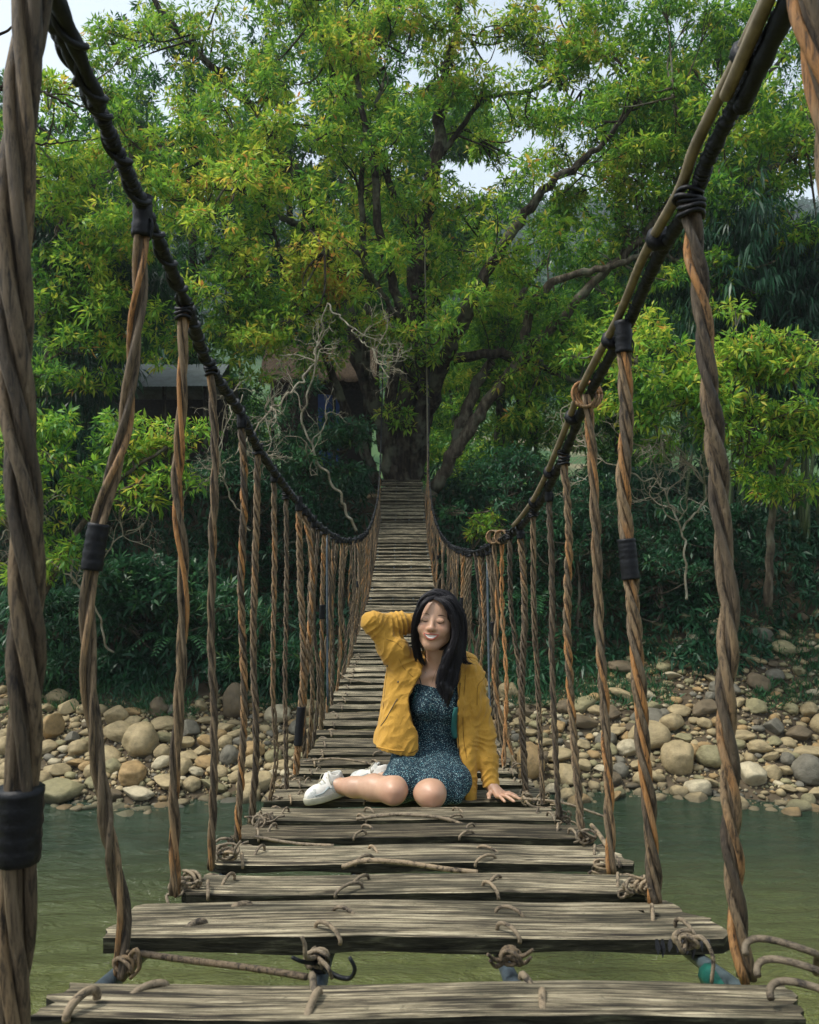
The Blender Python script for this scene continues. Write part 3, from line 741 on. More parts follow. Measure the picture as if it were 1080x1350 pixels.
def stone_mat(name, c):
    m, nt, b = mat(name, .75, .3)
    v = coords(nt, (1, 1, 1), rnd=True); n = noise(nt, v, 1.4, 6, .65); n2 = noise(nt, v, 9, 4)
    d = tuple(x * .62 for x in c); l = tuple(min(1, x * 1.3) for x in c)
    a = ramp(nt, n, [(.3, d), (.5, c), (.7, l)])
    a = mixc(nt, ramp(nt, n2, [(.55, (0, 0, 0)), (.7, (.35, .35, .35))]), a, (.10, .10, .06))
    # wet and algae-dark close to the water
    geo = nt.nodes.new('ShaderNodeNewGeometry'); sp = nt.nodes.new('ShaderNodeSeparateXYZ'); nt.links.new(geo.outputs['Position'], sp.inputs[0])
    mr = nt.nodes.new('ShaderNodeMapRange'); mr.inputs[1].default_value = .16; mr.inputs[2].default_value = .04; nt.links.new(sp.outputs[2], mr.inputs[0])
    a = mixc(nt, mr.outputs[0], a, mixc(nt, .6, a, (.03, .03, .02)))
    nt.links.new(a, b.inputs['Base Color']); bump(nt, b, mathn(nt, 'ADD', n, mathn(nt, 'MULTIPLY', n2, .4)), .5, .05); return m
TONES = {'tan': stone_mat('stone_tan', (.29, .23, .125)), 'ochre': stone_mat('stone_ochre', (.28, .19, .085)), 'grey': stone_mat('stone_grey', (.13, .12, .09)),
         'olive-grey': stone_mat('stone_olive', (.20, .18, .095)), 'brown': stone_mat('stone_brown', (.12, .092, .055)), 'pale': stone_mat('stone_pale', (.37, .32, .21))}
SM3 = {t: [] for t in TONES}; SM2 = {t: [] for t in TONES}
for k in range(9):
    a, c = stone_mesh(k, 4), stone_mesh(k + 20, 3)
    for t, mm in TONES.items():
        x = a.copy(); x.materials.append(mm); SM3[t].append(x); y = c.copy(); y.materials.append(mm); SM2[t].append(y)
stones = []   # (x, y, r, tone, named label or None, stretch)
def nst(px, py, rpx, tone, label, sx=1.0, sz=.8):
    # find where the line of sight meets the shore
    for d in np.arange(13.6, 20, .02):
        q = P(px, py + rpx * .35, d)
        if q[2] < max(float(ground_z(q[:1], q[1:2])[0]), 0): break
    stones.append((q[0], q[1] + .05, rpx * d / F, tone, label, sx, sz))
nst(186, 985, 24, 'tan', 'largest rounded tan boulder on the left shore', 1.05, .95)
nst(72, 1043, 30, 'olive-grey', 'flat-topped olive-grey boulder in the water at the left', 1.15, .62)
nst(70, 966, 16, 'ochre', 'upright pointed ochre boulder left of the largest boulder', .8, 1.25)
nst(208, 938, 13, 'brown', 'brown upright boulder against the bank above the largest left boulder', .95, 1.0)
nst(246, 967, 15, 'grey', 'round grey boulder right of the largest left boulder')
nst(172, 1022, 20, 'ochre', 'long flat ochre stone in front of the largest left boulder', 1.2, .6)
nst(180, 1047, 20, 'pale', 'flat pale stone at the left waterline', 1.4, .5)
nst(252, 1038, 12, 'tan', 'rounded tan stone at the waterline behind the third left hanger')
nst(103, 990, 13, 'tan', 'round tan stone between the pointed boulder and the largest one')
nst(93, 977, 10, 'grey', 'small round grey boulder resting beside the pointed one')
nst(310, 935, 22, 'brown', 'dark brown boulder under the shrubs, left of the bridge', .8, 1.1)
nst(337, 1035, 20, 'tan', 'wide low tan stone at the waterline just left of the deck', 1.2, .6)
nst(860, 975, 24, 'tan', 'big flat tan boulder in the middle of the right shore', 1.3, .75)
nst(896, 1007, 21, 'tan', 'rounded tan boulder leaning by the middle of the right shore', .95, 1.0)
nst(828, 990, 17, 'pale', 'pale rounded boulder left of the leaning one on the right shore')
nst(993, 1028, 20, 'pale', 'largest pale round boulder near the right waterline', 1.0, 1.0)
nst(912, 993, 15, 'ochre', 'ochre round boulder behind the leaning tan one')
nst(940, 1003, 18, 'olive-grey', 'olive-grey boulder behind the second right hanger')
nst(922, 1042, 15, 'pale', 'pale squat stone standing in the shallows at the right', 1.15, .8)
nst(1020, 1020, 13, 'tan', 'tan round stone right of the largest pale boulder')
nst(1070, 1022, 24, 'grey', 'dark grey boulder at the right edge of the shore')
nst(700, 1015, 22, 'ochre', 'ochre boulder half hidden by the right hangers', .9, 1.1)
nst(855, 948, 17, 'grey', 'wide grey stone at the top of the right shore', 1.3, .7)
nst(885, 958, 15, 'tan', 'egg-shaped tan stone at the top of the right shore')
nst(807, 945, 13, 'brown', 'brown stone at the top of the right shore by the grass')
nst(745, 935, 12, 'brown', 'brown boulder at the top of the shore beside the deck')
nst(1020, 962, 13, 'grey', 'grey rounded stone high on the right shore')
nst(1003, 905, 17, 'brown', 'reddish brown stone at the top of the right slope')
nst(957, 910, 15, 'grey', 'long grey stone lying under the slender tree', 1.5, .6)
nst(1000, 935, 14, 'olive-grey', 'olive-grey stone below the reddish brown one')
rs = np.random.default_rng(12)
def ok_place(x, y, r, f=.82):
    return all((x - s[0]) ** 2 + (y - s[1]) ** 2 > (f * (r + s[2])) ** 2 for s in stones)
tk = list(TONES)
sizes = [(.24, 68), (.18, 190), (.135, 400), (.095, 600), (.065, 900), (.045, 800)]
PL = []
GXY = np.array([(s[0], s[1], s[2]) for s in stones])
for r0, cnt in sizes:
    tries = 0; got = 0
    while got < cnt and tries < cnt * 12:
        tries += 1
        x = (rs.random() - .5) * 28; bl = float(bank_line(np.array([x]))[0])
        w = 3.1 + (np.clip(x - 2, 0, 5) * .42 if x > 2 else 0) + .5 * math.sin(x * 1.3)
        y = bl - .35 + rs.random() * (w + .35)
        r = r0 * (.8 + .4 * rs.random())
        if r0 > .16 and y < bl + .2 and rs.random() < .6: continue
        dd = (GXY[:, 0] - x) ** 2 + (GXY[:, 1] - y) ** 2
        if (dd < (.80 * (r + GXY[:, 2])) ** 2).any(): continue
        GXY = np.vstack([GXY, (x, y, r)])
        zone = 'waterline' if y < bl + .5 else ('middle' if y < bl + w * .6 else 'top')
        PL.append((x, y, r, tk[rs.choice(6, p=[.44, .14, .08, .20, .06, .08])], zone)); got += 1
PL.sort(key=lambda s: -s[2] / s[1] + (1 if abs(s[0] / s[1]) > .53 else 0))
def add_stone(x, y, r, tone, sx=1.0, sz=.72, big=True):
    me = (SM3 if big else SM2)[tone][rs.integers(9)]
    o = bpy.data.objects.new('boulder' if r > .16 else 'stone', me); COL.objects.link(o)
    g = float(ground_z(np.array([x]), np.array([y]))[0])
    o.location = (x, y, max(g, -.06) + r * sz * .55); WLOC[o.name] = tuple(o.location)
    o.scale = (r * sx, r * (.85 + .3 * rs.random()), r * sz); o.rotation_euler = (rs.normal() * .2, rs.normal() * .2, rs.normal() * .5 if sx != 1 else rs.random() * 6.28)
    return o
for x, y, r, tone, label, sx, sz in stones:
    tag(add_stone(x, y, r, tone, sx, sz), label, 'boulder', 'named boulders of the far shore')
def column(x, y):
    px = 540 + x * F / y
    for a, b_, s in ((-400, 130, 'at the far left'), (130, 260, 'in the left part'), (260, 370, 'left of the deck'), (370, 560, 'beside the deck, left'),
                     (560, 700, 'just right of the deck'), (700, 800, 'behind thin right hangers'), (800, 950, 'in the right part'), (950, 1500, 'at the far right')):
        if a <= px < b_: return s
SHP = {1.0: 'rounded', 1.25: 'oval', 1.5: 'long flat'}
num = 0; DUP = {}
for x, y, r, tone, zone in PL[:265]:
    sx = [1.0, 1.25, 1.5][rs.integers(3)]; sz = {1.0: .8, 1.25: .66, 1.5: .5}[sx]
    o = add_stone(x, y, r, tone, sx + .001, sz, r > .12)
    size = 'big' if r > .19 else ('medium' if r > .14 else 'small')
    z = {'waterline': 'at the waterline', 'middle': 'mid shore', 'top': 'atop the shore'}[zone]
    lab = f'{size} {SHP[sx]} {tone} stone {z} {column(x, y)}'
    DUP.setdefault(lab, []).append((540 + x * F / y, o))
NTH = ['leftmost', 'second from left', 'third from left', 'fourth from left', 'fifth from left', 'sixth from left', 'seventh from left', 'eighth from left']
for lab, lst in DUP.items():
    lst.sort(key=lambda q: q[0])
    for k, (_, o) in enumerate(lst):
        pre = '' if len(lst) == 1 else ('rightmost ' if k == len(lst) - 1 else NTH[min(k, 7)] + ' ')
        tag(o, pre + lab, 'stone', 'stones of the far shore')
mb = {t: MB() for t in TONES}
ico = {}
for k in range(6):
    me = stone_mesh(k + 40, 2); ico[k] = (np.array([v.co[:] for v in me.vertices]), np.array([p.vertices[:] for p in me.polygons]))
for x, y, r, tone, zone in PL[265:]:
    V, T = ico[rs.integers(6)]; a = rs.random() * 6.28; c, s = math.cos(a), math.sin(a)
    V = V * np.array([r * (1 + .4 * rs.random()), r, r * .65]); V = V @ np.array([[c, s, 0], [-s, c, 0], [0, 0, 1]])
    g = float(ground_z(np.array([x]), np.array([y]))[0]); mb[tone].add(V + np.array([x, y, max(g, -.05) + r * .3]), None, T)
# one object for the uncountable small stones, several stone tones
allv, allt, fm, n0 = [], [], [], 0
for k, t in enumerate(TONES):
    if not mb[t].n: continue
    V = np.vstack(mb[t].V); T = np.vstack(mb[t].T); allv.append(V); allt.append(T + n0); fm += [k] * len(T); n0 += len(V)
tag(obj('shore_pebbles', np.vstack(allv), [np.vstack(allt)], list(TONES.values()), fmat=fm), 'small mixed tan and grey pebbles filling the far shore', 'pebbles', kind='stuff')
# gravel bed between them
n = 11000
x = (RNG.random(n) - .5) * 28; y = bank_line(x) - .2 + RNG.random(n) * (3.4 + np.clip(x - 2, 0, 5) * .4)
r = .018 + .025 * RNG.random(n); z = np.maximum(ground_z(x, y), -.03)
OCT = np.array([[1, 0, 0], [-1, 0, 0], [0, 1, 0], [0, -1, 0], [0, 0, 1], [0, 0, -1]], float)
OF = np.array([[0, 2, 4], [2, 1, 4], [1, 3, 4], [3, 0, 4], [2, 0, 5], [1, 2, 5], [3, 1, 5], [0, 3, 5]])
V = (OCT[None] * (r[:, None, None] * (.7 + .6 * RNG.random((n, 6, 1)))) + np.stack([x, y, z + .01], -1)[:, None]).reshape(-1, 3)
T = (OF[None] + (np.arange(n) * 6)[:, None, None]).reshape(-1, 3)
tag(obj('gravel', V, [T], list(TONES.values()), fmat=np.repeat(RNG.choice(6, n, p=[.4, .15, .12, .2, .05, .08]), 8)), 'coarse gravel between the shore stones', 'gravel', kind='stuff')
# ------------------------------------------------------------------ the hanging bridge
def wood_material():
    m, nt, b = mat('weathered_plank', .85, .2)
    v = coords(nt, (1.7, 32, 32), rnd=True); g = noise(nt, v, 2.2, 9, .70, .35)
    v2 = coords(nt, (1.6, 80, 80), rnd=True); g2 = noise(nt, v2, 3, 6, .7)
    big_ = noise(nt, coords(nt, (2.2, 5, 5), rnd=True), 1.4, 5, .65)
    a = ramp(nt, g, [(.35, (.012, .010, .008)), (.44, (.085, .073, .052)), (.51, (.27, .232, .155)), (.61, (.58, .51, .36))])
    a = mixc(nt, mathn(nt, 'MULTIPLY', ramp(nt, g2, [(.42, (1, 1, 1)), (.5, (0, 0, 0))]), .75), a, (.035, .03, .025))
    a = mixc(nt, ramp(nt, big_, [(.47, (0, 0, 0)), (.60, (.85, .85, .85))]), a, mixc(nt, .72, a, (.022, .023, .016)))
    oi = nt.nodes.new('ShaderNodeObjectInfo'); pv_ = ramp(nt, oi.outputs['Random'], [(0, (.50, .48, .44)), (.45, (.85, .84, .80)), (1, (1.12, 1.10, 1.05))])
    a = mixc(nt, 1.0, a, pv_, 'MULTIPLY')
    kn = nt.nodes.new('ShaderNodeTexVoronoi'); kn.inputs['Scale'].default_value = 1.0; nt.links.new(coords(nt, (5, 14, 14), rnd=True), kn.inputs['Vector'])
    a = mixc(nt, ramp(nt, kn.outputs['Distance'], [(.06, (.85, .85, .85)), (.13, (0, 0, 0))]), a, (.03, .024, .016))
    fine = noise(nt, coords(nt, (1, 1, 1), rnd=True), 60, 3, .6)
    a = mixc(nt, ramp(nt, fine, [(.62, (0, 0, 0)), (.72, (.5, .5, .5))]), a, (.04, .045, .03))
    nt.links.new(a, b.inputs['Base Color'])
    bump(nt, b, mathn(nt, 'ADD', g, mathn(nt, 'MULTIPLY', g2, .8)), .9, .006)
    return m
WOOD = wood_material()
EDGE, nt, b = mat('dark_plank_edge', .95, .1)  # plank sides and undersides, coloured darker than the tops
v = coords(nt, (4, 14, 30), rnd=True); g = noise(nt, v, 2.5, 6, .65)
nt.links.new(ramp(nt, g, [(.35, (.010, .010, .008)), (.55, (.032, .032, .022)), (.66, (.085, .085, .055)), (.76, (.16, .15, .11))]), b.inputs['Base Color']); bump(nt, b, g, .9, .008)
def vine_material(name, cols, sc=(80, 80, 7)):
    m, nt, b = mat(name, .6, .35)
    v = coords(nt, sc, rnd=True); g = noise(nt, v, 1.9, 7, .72, .4)
    t = N(nt, 'ShaderNodeAttribute', attribute_name='tint')
    lo = noise(nt, coords(nt, (3, 3, 2.2), rnd=True), 1.6, 3)
    s = mathn(nt, 'ADD', mathn(nt, 'MULTIPLY', t.outputs['Fac'], .55), mathn(nt, 'MULTIPLY', lo, .75))
    c = ramp(nt, s, [(.34, cols[0]), (.58, cols[1]), (.78, cols[2]), (.92, cols[3])])
    c = mixc(nt, ramp(nt, g, [(.38, (.92, .92, .92)), (.52, (0, 0, 0))]), c, (.012, .009, .007))
    c = mixc(nt, ramp(nt, g, [(.58, (0, 0, 0)), (.72, (.6, .6, .6))]), c, (.34, .28, .20))
    nt.links.new(c, b.inputs['Base Color']); bump(nt, b, g, 1.0, .006); return m
VINE = vine_material('twisted_vine', [(.062, .047, .031), (.16, .118, .072), (.25, .17, .09), (.40, .19, .06)])
VINEP = vine_material('pale_rattan', [(.12, .095, .062), (.19, .15, .098), (.26, .20, .125), (.34, .25, .15)], (25, 25, 25))
TAPE = simple('black_tape', (.007, .008, .010), .5, .22, .4, 60, .4)
CABLE = simple('tarred_cable', (.009, .011, .013), .55, .25, .5, 40, .6)
PIPE = simple('grey_pipe', (.055, .075, .08), .45, .4, .35, 20, .2)
BLUEP = simple('blue_grey_cable', (.04, .055, .066), .5, .4, .4, 40, .3)
TEAL = simple('teal_wrap', (.008, .085, .062), .5, .4, .3, 30, .2)
POLE = simple('bamboo_pole', (.17, .14, .09), .5, .35, .4, 25, .3)

DZ = np.array([(-6, .9), (-3, .15), (0, -.48), (1.25, -.738), (2.1, -.935), (2.7, -1.06), (3.4, -1.21), (3.8, -1.27), (4.7, -1.40), (5.5, -1.47), (7.4, -1.57), (9.5, -1.61),
               (10.6, -1.60), (13.1, -1.47), (17, -1.02), (20, -.40), (23.5, .76), (24.4, 1.0)])
_dz = spline(DZ, 400)
def deck(d): return HC + np.interp(d, _dz[:, 0], _dz[:, 1])
def deck_x(d): return np.interp(d, [0, 1.3, 4, 24], [.01, .015, -.01, -.22])
_dd = np.linspace(.9, 24, 4000); _yy = 675 - (deck(_dd) - HC) * F / _dd
def dsolve(y): return float(np.interp(-y, -_yy[:3500], _dd[:3500]))

broot = empty('suspension_bridge', (0, 1.0, float(deck(1.0))), 'long hanging footbridge of weathered planks on twisted vines over the river', 'bridge')

def plank(d0, d1, x0, x1, z0, z1, th=.032, near=False, skew=0.0, sk2=0.0, bend=0.0):
    """top surface from depth d0 (front) to d1 (back)"""
    nxp, nyp = (90, 12) if near else ((40, 7) if d0 < 6 else (14, 4))
    u = np.linspace(0, 1, nxp); v = np.linspace(0, 1, nyp)
    U, W = np.meshgrid(u, v, indexing='ij')
    sd = random.random() * 100
    ends = .018 if near else .012
    xl = x0 + ends * vnoise(np.stack([W[0] * 9 + sd, 0 * v, 0 * v], -1), 1) ; xr = x1 + ends * vnoise(np.stack([W[0] * 9 + sd + 50, 0 * v, 0 * v], -1), 2)
    X = xl[None, :] + (xr - xl)[None, :] * U
    e = np.stack([X * 5 + sd, W * 3, 0 * X], -1).reshape(-1, 3)
    Y = d0 + (d1 - d0) * W + (.006 * fbm(e, 3, 3)).reshape(U.shape) + skew * (U - .5) + sk2 * (U - .5) * W
    gr = np.stack([X * 1.3 + sd, W * 17 + sd, 0 * X], -1).reshape(-1, 3)
    Z = z0 + (z1 - z0) * W + (.0035 * fbm(gr, 8, 3)).reshape(U.shape) + bend * (U - .5) ** 2 + .004 * np.sin(U * 7 + sd)
    Z = Z - .004 * ((W == 0) | (W == 1))
    top = np.stack([X, Y, Z], -1)
    bot = top.copy(); bot[..., 2] = z0 + (z1 - z0) * W - th + .003 * np.sin(U * 20 + sd) + bend * (U - .5) ** 2
    mid = top.copy(); mid[..., 2] -= th * .5
    V = np.vstack([top.reshape(-1, 3), bot.reshape(-1, 3)]); n = nxp * nyp
    i, j = np.meshgrid(np.arange(nxp - 1), np.arange(nyp - 1), indexing='ij'); i, j = i.ravel(), j.ravel()
    a = i * nyp + j
    Q = [np.stack([a, a + nyp, a + nyp + 1, a + 1], -1), np.stack([a + n, a + 1 + n, a + nyp + 1 + n, a + nyp + n], -1)]
    ii = np.arange(nxp - 1) * nyp; Q.append(np.stack([ii, ii + n, ii + nyp + n, ii + nyp], -1)); ii = ii + nyp - 1; Q.append(np.stack([ii, ii + nyp, ii + nyp + n, ii + n], -1))
    jj = np.arange(nyp - 1); Q.append(np.stack([jj, jj + 1, jj + 1 + n, jj + n], -1)); jj = jj + (nxp - 1) * nyp; Q.append(np.stack([jj, jj + n, jj + 1 + n, jj + 1], -1))
    c = np.array([(x0 + x1) / 2, (d0 + d1) / 2, (z0 + z1) / 2])
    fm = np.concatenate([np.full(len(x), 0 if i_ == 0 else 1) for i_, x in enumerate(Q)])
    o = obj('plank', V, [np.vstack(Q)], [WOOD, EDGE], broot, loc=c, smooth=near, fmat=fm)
    if near:
        mo = o.modifiers.new('edge', 'EDGE_SPLIT'); mo.split_angle = math.radians(50)
    return o
NEAR = [(1340, 1293, 42, 1077, 52, 1062), (1233, 1186, 133, 960, 190, 906), (1176, 1151, 245, 857, 252, 850), (1137, 1112, 280, 833, 286, 824),
        (1103, 1085, 303, 783, 308, 778), (1080, 1064, 328, 742, 335, 735), (1056, 1040, 352, 724, 358, 716)]
PL2 = []
for k, (yf, yb, xlf, xrf, xlb, xrb) in enumerate(NEAR):
    df, db = dsolve(yf), dsolve(yb)
    x0 = (xlf - 540) * df / F; x1 = (xrf - 540) * df / F; zf, zb = float(deck(df)), float(deck(db))
    o = plank(df, db, x0, x1, zf, zb, .034 if k < 2 else .028, True)
    # corners drawn in on the second plank
    if k == 1:
        me = o.data
        for v in me.vertices:
            w = (v.co.y + c_y if False else v.co.y) ; t = (w + (db - df) / 2) / (db - df)
            if v.co.x < -(x1 - x0) / 2 + .09: v.co.x += max(0, t) * ((xlb - 540) * db / F - x0) * 1.0
            if v.co.x > (x1 - x0) / 2 - .09 and t > .55: v.co.x -= .03
    PL2.append((o, df, db, x0, x1, zf, zb))
d = PL2[-1][2] + .085
while d < 24.2:
    w = (.17 if d < 8 else .12) + .08 * random.random(); hw = .575 + random.random() * .035
    cx = float(deck_x(d)); lift = .006 * random.random()
    sk = 0.0
    if 14.0 < d < 16.4: sk = -.10 + .05 * random.random() if d < 15.4 else .04
    o = plank(d, d + w, cx - hw + (random.random() - .5) * .05, cx + hw + (random.random() - .5) * .05, float(deck(d)) + lift, float(deck(d + w)) + lift + (random.random() - .5) * (.012 if d < 8 else .035),
              .028, False, sk if sk else (random.random() - .5) * (.05 if d < 8 else .12), 0, -.03 * random.random())
    PL2.append((o, d, d + w, cx - hw, cx + hw, float(deck(d)), float(deck(d + w))))
    d += w + .075 + .06 * random.random() + (.07 if random.random() < .12 else 0)
d = 1.0
while d > -5.5:
    w = .24; o = plank(d - w, d, -.57, .59, float(deck(d - w)), float(deck(d)), .032, False)
    d -= w + .09

# carrying cables below the deck
dd = np.linspace(-6, 24.3, 120)
DKX = [(-.535, BLUEP, .016, 'edge_cable'), (-.165, BLUEP, .015, 'deck_cable'), (.178, BLUEP, .015, 'deck_cable'), (.56, PIPE, .015, 'edge_cable')]
for xo, mm, r, nm in DKX:
    mb = MB(); s = np.stack([deck_x(dd) + xo + .01 * np.sin(dd * 3), dd, deck(dd) - .048 + .006 * np.sin(dd * 7)], -1); s = spline(s, 500)
    mb.tube(s, r * (1 + .08 * np.sin(np.arange(500) * 1.3)), 8); mb.build(nm, mm, broot)
mb = MB(); s = np.array([(.555, 1.52, deck(1.52) - .06), (.565, 1.42, deck(1.42) - .062), (.57, 1.36, deck(1.36) - .064)]); mb.tube(spline(s, 10), .021, 10); mb.build('teal_sleeve', TEAL, broot)

# main cables
LC = [(50, -60, 1.02), (65, 15, 1.12), (115, 110, 1.26), (150, 190, 1.37), (190, 275, 1.5), (245, 400, 1.8), (275, 480, 2.2), (318, 545, 2.65), (340, 590, 3.05), (375, 640, 3.6), (400, 670, 4.4), (430, 700, 5.7),
      (460, 712, 7.9), (483, 702, 11.0), (494, 675, 14.3), (500, 638, 17), (503, 560, 21), (505, 450, 24)]
RC = [(1060, -60, 1.02), (1030, 0, 1.10), (985, 90, 1.22), (930, 200, 1.36), (908, 258, 1.45), (860, 342, 1.7), (822, 428, 1.95), (775, 515, 2.25), (743, 592, 2.6), (720, 642, 2.95), (703, 670, 3.3), (680, 697, 3.8),
      (655, 716, 4.7), (620, 728, 7.0), (591, 716, 11), (576, 692, 14), (568, 655, 16.8), (565, 590, 19.8), (566, 450, 24)]
LW = [np.array((-.6, -6, HC + 3.4)), np.array((-.5, -1.5, HC + 1.75))] + [P(*q) for q in LC]
RW = [np.array((.62, -6, HC + 3.4)), np.array((.53, -1.5, HC + 1.75))] + [P(*q) for q in RC]
LS, RS = spline(LW, 900), spline(RW, 900)
def cab(S, d): return np.array([np.interp(d, S[:, 1], S[:, 0]), d, np.interp(d, S[:, 1], S[:, 2])])
def ropy(S, r, lump, seed):
    n = len(S); a = vnoise(np.stack([np.arange(n) * .45 + seed, 0 * S[:, 0], 0 * S[:, 0]], -1), seed)
    return r * (1 + lump * a)
kk = LS[:, 1] > -5.9
mb = MB(); s = spline(LS[::3], 1500); mb.tube(s, ropy(s, np.interp(s[:, 1], [1, 3, 20], [.0112, .0132, .015]), .30, 3), 9, rough=.12); mb.build('main_cable', CABLE, broot)
mb = MB(); s = spline(RS[::3], 1500); mb.tube(s + np.array([.007, 0, -.007]), ropy(s, .0132, .16, 5), 9, rough=.1); mb.build('main_cable', CABLE, broot)
# second thin line twisted around the left cable
mb = MB(); s = spline(LS[::3], 2600); ph = np.cumsum(np.append(0, np.linalg.norm(np.diff(s, axis=0), axis=1))) / .09 * 6.28
s2 = s + np.stack([np.cos(ph), 0 * ph, np.sin(ph)], -1) * .0135; mb.tube(s2, .0055, 5); mb.build('wrapping_line', CABLE, broot)
mb = MB(); s = spline(RS[::3], 2600); s = s[s[:, 1] > 3.6]; ph = np.cumsum(np.append(0, np.linalg.norm(np.diff(s, axis=0), axis=1))) / .12 * 6.28
mb.tube(s + np.stack([np.cos(ph), 0 * ph, np.sin(ph)], -1) * .013, .0055, 5); mb.build('wrapping_line', CABLE, broot)
# pale pole tied along the right cable
mb = MB(); s = RS[(RS[:, 1] > -1.4) & (RS[:, 1] < 3.75)] + np.array([-.0165, 0, .0085]); mb.tube(s, .0100, 9, rough=.06); o = mb.build('bamboo_pole', POLE, broot)
for dk in (.9, 1.2, 1.62, 2.02, 2.4, 2.8, 3.2):
    mb = MB(); c = cab(RS, dk); t = norm(cab(RS, dk + .03) - c); mb.tube([c + t * w_ + np.array([-.008, 0, .003]) for w_ in (-.012, -.006, .006, .012)], [.018, .0255, .0255, .018], 10); mb.build('cable_tie', TAPE, broot)

def hanger(pts, R, ns, pitch, near=False, r_s=None, tint=0.0, tape=(), topwrap=True, side=-1, phase=0, loop=False):
    """twisted vine bundle through pts (top to bottom); R outer radius"""
    ln = np.linalg.norm(np.diff(np.array(pts), axis=0), axis=1).sum()
    n = int(max(24, ln / (pitch / 14))); n = min(n, 260)
    s = spline(pts, n)
    L = np.append(0, np.cumsum(np.linalg.norm(np.diff(s, axis=0), axis=1)))
    rs_ = r_s or .96 * R * {2: .52, 3: .47, 4: .42, 5: .38}[ns]
    off = (R - rs_) * 1.2
    root = None; k6 = 9 if near else (6 if R > .012 and pts[0][1] < 6 else 4)
    allmb = MB()
    wig = vnoise(np.stack([L * 4 + phase * 5, 0 * L, 0 * L], -1), 4) * .9
    for k in range(ns):
        th = 6.283 * (L / pitch) * (1 if side < 0 else -1) + wig + 6.283 * k / ns + phase
        o_ = off * (1 + .25 * vnoise(np.stack([L * 6 + k * 9 + phase, 0 * L, 0 * L], -1), 6))
        q = s + np.stack([np.cos(th) * o_, np.sin(th) * o_, 0 * L], -1)
        rr = rs_ * (.88 + .24 * random.random()) * (1 + .10 * vnoise(np.stack([L * 9 + k * 31, 0 * L, 0 * L], -1), 8))
        a = np.clip(tint + .08 + .58 * random.random() + .42 * vnoise(np.stack([L * 2.3 + k * 13 + phase * 7, 0 * L, 0 * L], -1), 9), 0, 1)
        if near:
            mb = MB(); mb.tube(q, rr, k6, a=a, rough=.05)
            if root is None: root = mb.build('hanger', VINE, broot, loc=s[n // 2], attrs=True)
            else: mb.build('vine_strand', VINE, root, loc=s[n // 2], attrs=True)
        else: allmb.tube(q, rr, k6, cap=False, a=a)
    if near and off > .004:
        mb = MB(); mb.tube(s, max(off * .8, .003), 6, a=.1); mb.build('core_vine', VINE, root, loc=s[n // 2], attrs=True)
    if not near: root = allmb.build('hanger', VINE, broot, loc=s[n // 2], attrs=True)
    top, tn = s[0], norm(s[1] - s[0])
    if topwrap:
        mb = MB(); kx = int(10)
        q = s[:max(4, int(n * .04 / max(ln, .1)) + 3)]
        if random.random() < .5:
            q = spline([s[0] - tn * .03, s[0], s[0] + tn * .02, s[0] + tn * .045], 12); mb.tube(q, (R + .003) * (1 + .12 * RNG.random(12)), 11, rough=.12)
            mb.tube(spline([s[0], s[0] + [R + .006, -.004, -.02], s[0] + [R + .002, -.008, -.055]], 8), [.006, .006, .005, .005, .005, .004, .003, .002], 4, flat=.4)
        else:
          for c in range(5):
            th = np.linspace(0, 6.28, 16); cc = s[0] - tn * (-.009 * c + .01) + RNG.normal(size=3) * .0015
            mb.tube(np.stack([cc[0] + np.cos(th) * (R + .004), cc[1] + np.sin(th) * (R + .004), cc[2] + .003 * np.sin(th * 2 + c)], -1), .0045 if pts[0][1] < 4 else .008, 5)
        mb.build('top_binding', TAPE, root, loc=s[0])
    if loop:
        mb = MB()
        for c in range(3):
            th = np.linspace(0, 6.28, 20); ax = np.array([.01 * c - .01, .006 * (c - 1), 0])
            mb.tube(np.stack([s[0][0] + np.cos(th) * .032 + ax[0], s[0][1] + ax[1] + .01 * np.sin(th), s[0][2] + .0 + np.sin(th) * .036], -1), rs_ * .75, 6, a=.8)
        mb.build('cable_loop', VINE, root, loc=s[0], attrs=True)
    for t0, t1 in tape:
        i0, i1 = int(t0 * (n - 1)), max(int(t1 * (n - 1)), int(t0 * (n - 1)) + 3)
        q = s[i0:i1 + 1]; mb = MB(); m_ = len(q) * 4; q = spline(q, m_)
        mb.tube(q, (R * 1.2 + .0022) * (1 + .03 * np.sin(np.arange(m_) * 2.1) + .03 * RNG.random(m_)), 12, rough=.03); mb.build('tape_wrap', TAPE, root, loc=q[0])
    return root
def hp(*q): return [P(*x) for x in q]
# left side
hanger(hp((60, -120, .99), (42, 0, .99), (22, 250, .985), (18, 450, .98), (34, 650, .98), (36, 850, .98), (27, 1050, .98), (20, 1200, .98), (18, 1345, .98), (16, 1500, .98)), .0200, 4, .46, True, r_s=.0084, tint=.02, tape=[(.678, .739)], topwrap=False)
hanger(hp((188, 280, 1.5), (182, 400, 1.5), (165, 560, 1.5), (135, 670, 1.49), (118, 780, 1.48), (118, 900, 1.47), (140, 1080, 1.46), (162, 1200, 1.46), (160, 1285, 1.45), (172, 1262, 1.45)), .0140, 3, .40, True, tint=.1, tape=[(.372, .388)], side=1)
hanger(hp((243, 402, 1.8), (240, 520, 1.8), (234, 640, 1.8), (242, 760, 1.8), (238, 900, 1.79), (230, 1040, 1.78), (231, 1180, 1.78)), .0118, 3, .36, True, tint=.1, phase=1)
hanger(hp((277, 480, 2.2), (284, 600, 2.2), (280, 720, 2.2), (279, 850, 2.2), (283, 980, 2.18), (278, 1146, 2.17)), .0108, 3, .28, True, tint=.15, phase=2)
